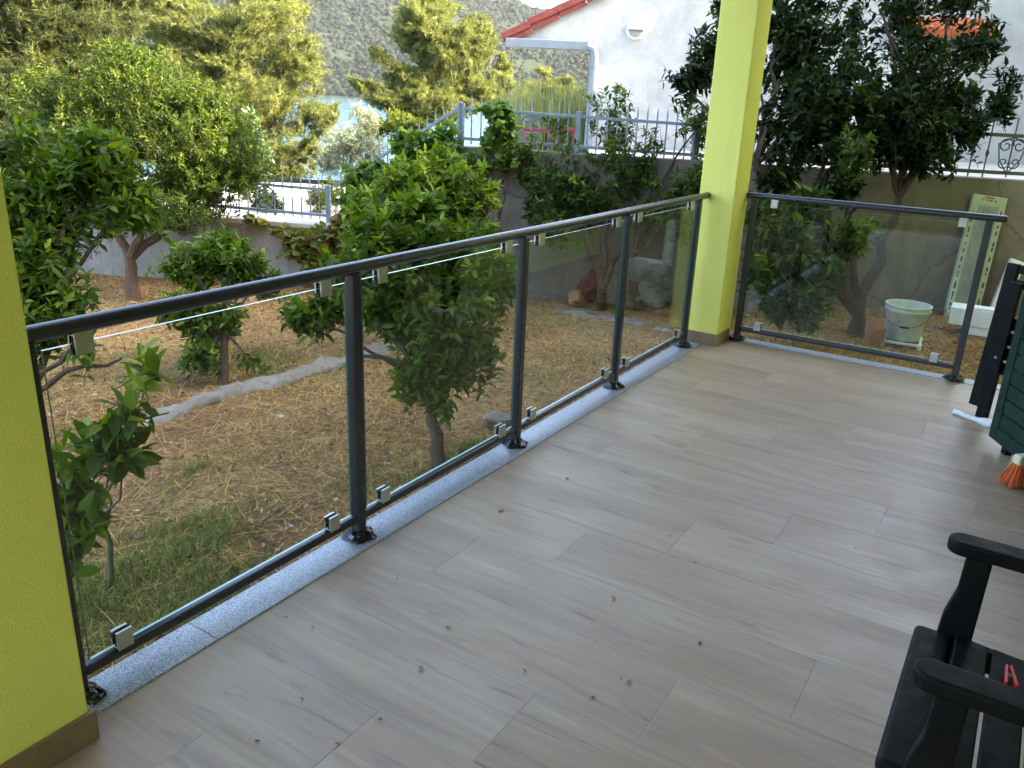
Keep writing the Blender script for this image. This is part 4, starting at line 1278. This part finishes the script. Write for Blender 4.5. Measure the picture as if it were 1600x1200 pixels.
e2 = np.clip(1-(-.06-P2[:, 0])/1.8, 0, 1)*np.clip((3.3-P2[:, 1])/1.4, 0, 1)
k2 = .75*fbm(P2, 168, 4, 2.4)+.2*rg2.normal(size=len(P2))+1.1*e2 > .78
P3, rg3 = scatter(60000, -4.5, -.17, .2, 5.0, 167)
k3 = fbm(P3, 169, 4, 1.9)+.2*rg3.normal(size=len(P3)) > .62
P = np.concatenate([P, P2[k2], P3[k3]]); n = len(P)
blades('green_grass', 'patchy green grass along the terrace edge and lawn', 'grass', P, rg.uniform(.02, .085, n), .9, .0045, 'green_grass', np.clip(rg.normal(.42, .25, n), 0, 1), 68, .15)
# litter: dry leaves and crumbs of stone
P, rg = scatter(42000, -7, 2.4, .2, 9.5, 69)
k = fbm(P, 70, 3, 1.1)+.4*rg.normal(size=len(P)) > -.05
P = P[k]; n = len(P)
D = unit(rg.normal(size=(n, 3))*np.array([1, 1, .35])); Bv, Uv = leaf_basis(D, rg)
Ln = rg.uniform(.012, .05, n)
V = leaf_verts(P+np.array([0, 0, .012]), D, Bv, Uv, Ln, Ln*rg.uniform(.3, .6, n), LEAF2)
MAT['litter'] = leaf_mat('dry_leaf_litter', (.13, .055, .03), (.30, .145, .07), (.55, .42, .26), .85, .15, .1)
tag(link('leaf_litter', tri_mesh('leaf_litter', V.reshape(-1, 3), faces_of(n, LEAF2F, 4), 'litter', np.repeat(rg.random(n), 4)), None), 'brown dry leaf litter scattered over the garden soil', 'leaf litter', kind='stuff')
P, rg = scatter(700, -6.5, 2.4, .3, 9.5, 71)
n = len(P); s = rg.uniform(.005, .020, n)*(1+1.2*(rg.random(n) > .96))
MAT['pebble'] = leaf_mat('pebbles', (.16, .12, .08), (.30, .25, .19), (.48, .43, .36), .9, 0, .2)
tag(link('pebbles', blobs_mesh('pebbles', P+np.array([0, 0, .004]), np.stack([s*1.2, s, s*.6], -1), 'pebble', rg.random(n), 72), None), 'small pale stones strewn over the garden soil', 'pebbles', kind='stuff')
# reeds behind the yard fence
n = 5200
rg = np.random.default_rng(73)
d = rg.uniform(15.0, 19.0, n); l = rg.uniform(-.02, .09, n)*d
P = np.array([CAM[0], CAM[1], 0])+d[:, None]*FH+l[:, None]*RH; P[:, 2] = hill_z(d, l)
blades('tall_reeds', 'tall sunlit yellow reeds growing behind the yard fence', 'reeds', P, rg.uniform(1.2, 2.1, n), .12, .022, 'reed', np.clip(rg.normal(.5, .25, n), 0, 1), 74, 0)

# ================================================================= GARDEN THINGS
def rock(name, label, cat, c, size, mat, seed, group=None, flat=.7, sub=10):
    rg = np.random.default_rng(seed)
    th = np.linspace(0, math.pi, sub); ph = np.linspace(0, 2*math.pi, sub*2, endpoint=False)
    V = []
    for a in th:
        for b in ph:
            V.append((math.sin(a)*math.cos(b), math.sin(a)*math.sin(b), math.cos(a)))
    V = np.array(V)
    for _ in range(9):                                 # chop facets
        nrm = unit(rg.normal(size=3)); lim = rg.uniform(.55, .85)
        dd = V@nrm
        V = V-np.maximum(0, dd-lim)[:, None]*nrm
    V = V*(1+.06*fbm(V, seed, 3, 3)[:, None])*np.array(size)
    a = rg.uniform(0, 6.28); R_ = np.array([[math.cos(a), -math.sin(a), 0], [math.sin(a), math.cos(a), 0], [0, 0, 1]])
    V = V@R_.T
    k = sub*2; F_ = []
    for i in range(sub-1):
        for j in range(k):
            F_.append((i*k+j, (i+1)*k+j, (i+1)*k+(j+1) % k, i*k+(j+1) % k))
    m = MB(); c = np.array(c, float)
    zmin = V[:, 2].min()
    V = V-np.array([0, 0, zmin*.8])
    m.add(V+c, F_)
    return at_base(name, m, mat, c, label, cat, group)
def border(label, pts, w, hgt, seed, mat='stone'):
    """uneven low ridge of stone and mortar along the ground points"""
    pts = np.array(pts)
    n = 150; t = np.linspace(0, 1, n)
    seg = np.concatenate([[0], np.cumsum(np.linalg.norm(np.diff(pts, axis=0), axis=1))]); seg /= seg[-1]
    C_ = np.stack([np.interp(t, seg, pts[:, i]) for i in range(3)], -1)
    k = 17; V = []; F_ = []
    for i in range(n):
        tg = unit((C_[min(i+1, n-1)]-C_[max(i-1, 0)])); sd_ = np.array([-tg[1], tg[0], 0])
        fade = min(1, .4+min(i, n-1-i)/14)
        for j in range(k):
            a = math.pi*j/(k-1)
            x = math.cos(a); y = math.sin(a)**.7
            V.append(C_[i]+sd_*x*w*fade+np.array([0, 0, y*hgt*fade-.03]))
    V = np.array(V)
    nz = fbm(V, seed, 4, 6); V[:, 2] += nz*.030+.022*fbm(V, seed+1, 4, 19); V[:, :2] += (fbm(V, seed+2, 4, 9)*.035)[:, None]
    for i in range(n-1):
        for j in range(k-1):
            F_.append((i*k+j, i*k+j+1, (i+1)*k+j+1, (i+1)*k+j))
    m = MB(); m.add(V, F_)
    return at_base('stone_border', m, mat, C_[n//2], label, 'border', smooth=True)
border('pale rough stone border running across the lawn beside the low bush', [gpt(225, 668), gpt(300, 632), gpt(420, 600), gpt(540, 566), gpt(640, 538)], .095, .075, 81)
border('thin stone edging on the ground in front of the retaining wall', [gpt(862, 486), gpt(960, 500), gpt(1060, 520)], .05, .05, 82)
rock('rock', 'large pale grey rock at the foot of the wall beside the corner pillar', 'rock', gpt(1015, 478), (.22, .18, .15), 'stone', 83)
rock('rock', 'grey flat stone lying on the grass beside the long railing', 'rock', gpt(785, 664), (.13, .09, .05), 'stone', 84)
rock('rock', 'reddish stone block leaning at the big citrus trunk', 'rock', gpt(1365, 540), (.085, .075, .13), 'terracotta_stone', 85)
rock('rock', 'rounded brownish stone beside the wall citrus trunk', 'rock', gpt(900, 478), (.15, .12, .10), 'terracotta_stone', 86)
rock('sack', 'faded red sack slumped by the wall behind the citrus trunks', 'sack', gpt(922, 470), (.17, .14, .22), 'red_sack', 87)
for i, (x, y) in enumerate(((1160, 492), (1380, 486), (1440, 500), (1465, 512), (1425, 524), (1290, 490), (1400, 484))):
    rock('rubble_stone', 'small broken piece of rubble on the ground by the retaining wall', 'rubble', gpt(x, y), (random.uniform(.03, .07), random.uniform(.03, .05), random.uniform(.02, .035)), 'stone', 90+i, 'rubble by the retaining wall')
# plank scrap on the ground by the wall
p0, p1 = gpt(1440, 486), gpt(1476, 494)
mb = MB(); mb.bar(p0+np.array([0, 0, .03]), p1+np.array([0, 0, .05]), .07, .018)
at_base('board_scrap', mb, 'bark', p0, 'short weathered board lying between bucket and leaning carton', 'board', bev=.002)

# white bucket on a broken plastic tray
bk = gpt(1408, 536)
br = empty('bucket', tuple(bk+np.array([0, 0, .045])), 'dusty white plastic bucket with wire handle behind the short railing', 'bucket')
R0, R1, BH = .132, .172, .285
z0_ = .045
mb = MB(); mb.lathe([(0, z0_), (R0-.008, z0_), (R0, z0_+.008), (R1-.008, z0_+BH-.05), (R1-.006, z0_+BH-.048), (R1+.006, z0_+BH-.045), (R1+.006, z0_+BH-.030), (R1, z0_+BH-.028), (R1+.002, z0_+BH-.006), (R1+.008, z0_+BH-.004), (R1+.008, z0_+BH+.004), (R1-.004, z0_+BH+.004), (R1-.010, z0_+BH-.02), (R0-.006, z0_+.012), (0, z0_+.010)], bk, 40)
mb.build('shell', 'bucket', br, smooth=True)
vdir = unit((CAM-bk)*np.array([1, 1, 0])); sdir_ = np.array([-vdir[1], vdir[0], 0])
hpts = []
for i in range(17):
    a = math.pi*i/16
    hpts.append(bk+sdir_*math.cos(a)*(R1+.004)+vdir*math.sin(a)*(R1-.028+.004)*.99+np.array([0, 0, z0_+BH-.05-.115*math.sin(a)+.0]))
mb = MB(); mb.tube(hpts, .0028, 6); hd_ = mb.build('handle', 'wire', br, smooth=True)
mb = MB(); mb.tube(hpts[7:10], .0085, 10); mb.build('grip', 'rubber', hd_, smooth=True)
tr = empty('plastic_tray', tuple(bk), 'broken white plastic tray lying under the bucket', 'tray')
mb = MB(); w_ = .14
for a, b in (((-w_, -w_), (w_, -w_)), ((w_, -w_), (w_, w_)), ((w_, w_), (-w_, w_)), ((-w_, w_), (-w_, -w_)), ((-w_, 0), (w_, 0)), ((0, -w_), (0, w_))):
    A = bk+sdir_*a[0]+vdir*a[1]+np.array([0, 0, .030]); B = bk+sdir_*b[0]+vdir*b[1]+np.array([0, 0, .030])
    mb.bar(A, B, .022, .022)
mb.build('frame', 'white_plastic', tr, .003)
mb = MB()
for a in ((-w_, -w_), (w_, -w_), (w_, w_), (-w_, w_)):
    c = bk+sdir_*a[0]+vdir*a[1]
    mb.bar(c+np.array([0, 0, -.01]), c+np.array([0, 0, .040]), .03, .03, up=(1, 0, 0))
mb.build('corner_feet', 'white_plastic', tr, .004)

# leaning tile cartons and polystyrene
def carton(label, pb_l, pb_r, pt_l, dleft, hgt, print_=True):
    """flat long carton leaning on the wall: foot corner pixels, leaning back against the wall"""
    A = atpl(pb_l[0], pb_l[1], WA+WN*.24, WD); w_ = dleft
    A = np.array([A[0], A[1], float(gz(np.array([A[0]]), np.array([A[1]]))[0])])
    side = WD.copy()
    top = atpl(pt_l[0], pt_l[1], WA+WN*.05, WD)
    upv = unit(top-A)
    side = unit(side-upv*(side@upv)); nr = np.cross(side, upv)
    if nr@(CAM-A) < 0:
        nr = -nr
    c = A+side*w_/2+upv*hgt/2
    e = empty('tile_carton' if print_ else 'foam_slab', tuple(A+side*w_/2), label, 'box')
    m = MB(); m.obox(c, side*w_/2, upv*hgt/2, nr*.022); bd = m.build('body', 'carton' if print_ else 'foam', e, .004)
    if print_:
        m = MB(); m.obox(c+nr*.0235-upv*.02, side*w_*.30, upv*hgt*.44, nr*.0012); m.build('picture', 'carton_print', e)
        m = MB()
        for sd_ in (-.41, .41):
            y = -.40
            while y < .42:
                ln = random.uniform(.012, .05)
                m.obox(c+nr*.0228+side*w_*sd_+upv*hgt*y, side*w_*random.uniform(.018, .035), upv*hgt*ln*.5, nr*.0006)
                y += ln+random.uniform(.012, .05)
        for i in range(7):
            m.obox(c+nr*.0228+side*w_*random.uniform(-.2, .2)+upv*hgt*(.462+.004*(i % 2)), side*w_*.02, upv*.006, nr*.0006)
        m.lathe([(.012, 0), (.015, 0), (.015, .001), (.012, .001)], c+nr*.0226+side*w_*.42+upv*hgt*.12, 18, tuple(nr))
        m.build('print', 'ink', e)['kind'] = 'stuff'
        m = MB(); m.obox(c+nr*.0228+side*w_*-.02+upv*hgt*.485, side*w_*.14, upv*.008, nr*.0006); m.build('logo', 'red_ink', e)
        m = MB(); m.obox(c+nr*.0228-side*w_*.41-upv*hgt*.32, side*w_*.075, upv*hgt*.15, nr*.0004); lbq = m.build('label_strip', 'blue_label', e)
        m = MB()
        for i in range(6):
            m.lathe([(0, .0), (.009, 0), (.009, .001), (0, .001)], c+nr*.0234-side*w_*.41-upv*hgt*(.21+.045*i), 10, tuple(nr))
        m.build('stamp', 'ink', lbq)
    return e
carton('pale green printed tile carton leaning tall against the retaining wall', (1478, 474), None, (1520, 306), .31, 1.16)
carton('white foam slab leaning against the wall beside the tile carton', (1545, 476), None, (1580, 400), .14, .62, False)
fb = gpt(1492, 524)
fe = empty('foam_block', tuple(fb), 'white polystyrene packing block raised on rubble behind the railing post', 'foam block')
fv = unit((CAM-fb)*np.array([1, 1, 0])); fs_ = np.array([-fv[1], fv[0], 0]); fs_ = fs_ if fs_@RH > 0 else -fs_
cfb = atd(1522, 497, 7.2)
sup = MB(); sup.obox(np.array([cfb[0], cfb[1], (cfb[2]-.135+gz(np.array([cfb[0]]), np.array([cfb[1]]))[0]-.02)/2])+fs_*.02, fs_*.13, fv*.12, np.array([0, 0, max(.01, (cfb[2]-.135-gz(np.array([cfb[0]]), np.array([cfb[1]]))[0]+.02)/2)]))
sb_ = at_base('concrete_block', sup, 'stone', (cfb[0], cfb[1], -.3), 'rough concrete block holding up the white foam packing', 'block', bev=.01)
mb = MB(); mb.obox(cfb+np.array([0, 0, .02]), fs_*.19, fv*.12, np.array([0, 0, .075])); mb.build('body', 'foam', fe, .006)
mb = MB(); mb.obox(cfb+fs_*.05+np.array([0, 0, -.093]), fs_*.11, fv*.11, np.array([0, 0, .037])); mb.build('stepped_foot', 'foam', fe, .006)
mb = MB(); mb.obox(cfb+fs_*.06+fv*.095+np.array([0, 0, .105]), fs_*.09, fv*.02, np.array([0, 0, .009])); mb.build('raised_rim', 'foam', fe, .003)

# ================================================================= TERRACE FURNITURE
# black slatted garden armchair, facing the long railing
e = empty('garden_armchair', (2.1, 1.64, 0), 'black wooden slatted garden armchair standing on the terrace planks', 'chair')
YN, YF = 1.372, 1.912
for y in (YN, YF):
    mb = MB()
    n_ = 10
    pts = []
    for i in range(n_+1):
        a = math.pi/2+math.pi*i/n_
        pts.append((1.872+.030*math.cos(a), y+.032*math.sin(a), .632))
    poly = pts+[(2.40, y-.030, .632), (2.40, y+.030, .632)]
    mb.prism(poly, (0, 0, .032)); mb.build('armrest', 'black_wood', e, .007, seg=3)
    mb = MB()
    mb.prism([(1.885, y-.018, 0.001), (1.930, y-.018, 0.001), (1.936, y-.018, .631), (1.884, y-.018, .631), (1.882, y-.018, .54), (1.866, y-.018, .47), (1.862, y-.018, .40), (1.880, y-.018, .34)], (0, .036, 0)); mb.build('leg', 'black_wood', e, .005)
    mb = MB(); mb.bar((2.33, y, .001), (2.39, y, .633), .036, .05, up=(1, 0, 0)); mb.build('leg', 'black_wood', e, .005)
    mb = MB(); mb.bar((1.95, y-.0 if y > 1.6 else y, .385), (2.36, y, .365), .026, .055); mb.build('side_rail', 'black_wood', e, .004)
mb = MB(); mb.obox((1.858, (YN+YF)/2, .415), (.0, .258, 0), (.040, 0, .0), (0, 0, .016)); mb.build('seat_front_board', 'black_wood', e, .014, seg=4)
for i in range(6):
    x = 1.936+i*.0745
    mb = MB(); mb.obox((x, (YN+YF)/2, .424-.005*i), (.0335, 0, -.003), (0, .250, 0), (0, 0, .010)); mb.build('slat', 'black_wood', e, .004)
mb = MB(); mb.bar((2.395, YN-.01, .95), (2.395, YF+.01, .95), .026, .075); mb.build('top_rail', 'black_wood', e, .006)
for i in range(6):
    y = YN+.07+i*(YF-YN-.14)/5
    mb = MB(); mb.bar((2.372, y, .43), (2.395, y, .912), .018, .062, up=(0, 1, 0)); mb.build('back_slat', 'black_wood', e, .004)
for y in (YN, YF):
    mb = MB(); mb.bar((2.392, y, .634), (2.396, y, .985), .034, .046, up=(1, 0, 0)); mb.build('back_post', 'black_wood', e, .005)
# red clothes peg on the seat
pc = atz(1577, 1060, .437)
e = empty('clothes_peg', tuple(pc), 'small red plastic clothes peg lying on the black chair seat', 'peg')
pdir = unit(atz(1574, 1040, .437)-atz(1580, 1082, .437)); pdir[2] = 0
ps = np.array([-pdir[1], pdir[0], 0])
for sg_ in (-1, 1):
    mb = MB(); mb.bar(pc-pdir*.034+ps*sg_*.010+np.array([0, 0, .006]), pc+pdir*.034+ps*sg_*.0035+np.array([0, 0, .006]), .006, .011); mb.build('jaw', 'red_plastic', e, .0015)
mb = MB(); mb.tube([pc-ps*.010+np.array([0, 0, .008]), pc+ps*.010+np.array([0, 0, .008])], .004, 8); mb.build('spring', 'bolt', e)

# folded dark green slatted table standing on its edge
U3 = unit(np.array([.48, -.88, 0])); N3 = np.array([U3[1], -U3[0], 0]); N3 = N3 if N3[0] < 0 else -N3
T0 = np.array([1.885, 4.50, 0.0])
def tp3(a, z_, o_=0.0):
    return T0+U3*a+N3*o_+np.array([0, 0, z_])
e = empty('folding_table', tuple(T0+U3*.4), 'dark green slatted folding table stood upright on its edge', 'table')
mb = MB(); mb.bar(tp3(.03, .052), tp3(.03, .83), .030, .065, up=tuple(U3)); mb.build('frame_stile', 'green_paint', e, .004)
mb = MB(); mb.bar(tp3(.92, .052), tp3(.92, .83), .030, .065, up=tuple(U3)); mb.build('frame_stile', 'green_paint', e, .004)
mb = MB(); mb.bar(tp3(.0635, .085), tp3(.8865, .085), .030, .066); mb.build('frame_rail', 'green_paint', e, .004)
mb = MB(); mb.bar(tp3(.0635, .80), tp3(.8865, .80), .030, .062); mb.build('frame_rail', 'green_paint', e, .004)
for i in range(9):
    zc = .158+i*.0755
    mb = MB(); mb.bar(tp3(.0645, zc, .002), tp3(.8855, zc, .002), .018, .068); mb.build('slat', 'green_paint', e, .003)
for a in (.10, .85):
    mb = MB(); mb.bar(tp3(a, .001, -.035), tp3(a, .60, -.035), .036, .045, up=tuple(U3)); mb.build('folded_leg', 'black_wood', e, .004)
# folded black garden chair between table and railing
K0 = np.array([1.775, 4.965, 0.0]); KD = unit(np.array([.62, -.30, 0])); 
KN = np.array([KD[1], -KD[0], 0]); KN = KN if KN[1] < 0 else -KN
def kp(a, z_, o_=0.0):
    return K0+KD*a+KN*o_+np.array([0, 0, z_])
e = empty('folded_chair', tuple(K0+KD*.25), 'folded black wooden chair propped behind the dark green table', 'chair')
for a in (.0, .46):
    mb = MB(); mb.bar(kp(a, .055), kp(a+.015, .84, -.03), .030, .062, up=tuple(KD)); l1 = mb.build('front_leg', 'black_wood', e, .005)
    mb = MB(); mb.lathe([(0, .006), (.007, .006), (.009, 0)], kp(a+.007, .43, .006)+KN*.0, 8, tuple(KN)); mb.build('bolt', 'bolt', l1)
    mb = MB(); mb.bar(kp(a+.075, .001, .05), kp(a+.085, .76, .045), .030, .062, up=tuple(KD)); l2 = mb.build('rear_leg', 'black_wood', e, .005)
    mb = MB(); mb.lathe([(0, .006), (.007, .006), (.009, 0)], kp(a+.08, .36, .0625), 8, tuple(KN)); mb.build('bolt', 'bolt', l2)
for z_, o_ in ((.815, -.028), (.74, -.025)):
    mb = MB(); mb.bar(kp(.0475, z_, o_), kp(.443, z_, o_), .020, .045); mb.build('back_slat', 'black_wood', e, .004)
for z_ in (.30, .38, .46, .54):
    mb = MB(); mb.bar(kp(.01, z_, .022), kp(.53, z_, .022), .016, .066); mb.build('seat_slat', 'black_wood', e, .003)
# broom
bp0 = atz(1588, 752, 0.0)+np.array([.02, .0, 0])
bs = unit(np.array([.72, .69, 0])); bv = np.array([bs[1], -bs[0], 0])
bc = bp0+np.array([.05, .02, .125])
e = empty('broom', tuple(bp0+np.array([.05, .02, 0])), 'broom with splayed orange bristles leaning by the dark green table', 'broom')
mb = MB(); mb.obox(bc, bs*.13, bv*.022, np.array([0, 0, .022])); mb.build('head', 'cream_plastic', e, .008, seg=3)
mb = MB(); mb.tube([bc+np.array([0, 0, .02]), bc+np.array([.14, -.05, .62]), bc+np.array([.27, -.09, 1.15])], .011, 10); mb.build('handle', 'cream_plastic', e, smooth=True)
n = 900
rg = np.random.default_rng(91)
a = rg.uniform(-1, 1, n); b = rg.uniform(-1, 1, n)
A = bc+a[:, None]*bs*.125+b[:, None]*bv*.018-np.array([0, 0, .018])
B = A+a[:, None]*bs*.035+b[:, None]*bv*.030-np.array([0, 0, 1.0])*(.100+.006*rg.normal(size=n))[:, None]
B[:, 2] = np.maximum(B[:, 2], .003)
v_, f_ = stick_mesh(A, B, np.full(n, .0022), np.full(n, .0016))
o = link('bristles', tri_mesh('bristles', v_-off(e), f_, 'orange_bristle'), e); o['kind'] = 'stuff'
# white brush handle on the floor
w0, w1, w2 = atz(1491, 643, .014), atz(1508, 650, .014), atz(1530, 657, .014)
e = empty('brush_handle', tuple(w1*np.array([1, 1, 0])), 'white plastic brush handle lying on the floor under the folded chair', 'brush')
mb = MB(); mb.tube([w0, w0*.5+w1*.5+np.array([0, 0, .003]), w1, w2], [.015, .012, .012, .015], 10); hq = mb.build('shaft', 'white_plastic', e, smooth=True)
mb = MB(); mb.tube([w2, w2+(w2-w1)*.5, w2+(w2-w1)*.9], [.018, .026, .022], 10); mb.build('head', 'white_plastic', e, smooth=True)

# dry scraps blown on to the planks
spots = [(820, 1048, 1), (783, 798, 0), (982, 1066, 1), (926, 1090, 1), (886, 748, 1), (958, 935, 1), (488, 981, 1), (593, 1124, 1), (528, 1163, 1), (970, 1062, 2), (657, 1045, 1), (1225, 612, 1), (1048, 838, 1), (1087, 880, 1), (472, 1092, 2), (402, 1158, 2), (1247, 634, 2), (1427, 696, 2), (1336, 858, 2), (1093, 1005, 1), (447, 965, 2), (620, 905, 2), (700, 980, 1)]
for i, (x, y, kd) in enumerate(spots):
    c = atz(x, y, .0025)
    s_ = (.010 if kd == 1 else .013 if kd == 0 else .0055)*random.uniform(.75, 1.3)
    k = 7; vv = [(0, 0, random.uniform(.003, .007))]; ff = []
    for j in range(k):
        a = 2*math.pi*j/k; r_ = s_*random.uniform(.45, 1.15)
        vv.append((r_*math.cos(a), r_*.62*math.sin(a), random.uniform(.0, .005)))
    ff = [(0, 1+j, 1+(j+1) % k) for j in range(k)]
    m = MB(); m.add(vv, ff)
    me = m.mesh('leaf_scrap', 'dark_leaf' if kd == 2 else 'dry_leaf')
    o = link('leaf_scrap', me, None, c, (0, 0, random.uniform(0, 6.28)))
    tag(o, 'tiny dark crumb of dry leaf lying on the floor planks' if kd == 2 else 'small reddish brown scrap of dry leaf lying on the floor planks', 'leaf scrap', 'dark leaf crumbs on the terrace floor' if kd == 2 else 'leaf scraps on the terrace floor')

# ================================================================= HAZE
mb = MB()
cs = [dl(-320, -2290, -12), dl(-320, 1990, -12), dl(2350, 1990, -12), dl(2350, -2290, -12)]
mb.prism(cs, (0, 0, 400))
hz = mb.build('haze', [])
mh = bpy.data.materials.new('sea_haze'); mh.use_nodes = True
mh.node_tree.nodes.clear()
ho = mh.node_tree.nodes.new('ShaderNodeOutputMaterial'); hv_ = mh.node_tree.nodes.new('ShaderNodeVolumePrincipled')
hv_.inputs['Color'].default_value = (.86, .91, 1.0, 1)
hv_.inputs['Density'].default_value = .00004
mh.node_tree.links.new(hv_.outputs[0], ho.inputs['Volume'])
hz.data.materials.append(mh)
tag(hz, 'thin pale sea haze filling the air over the bay', 'haze', kind='stuff')
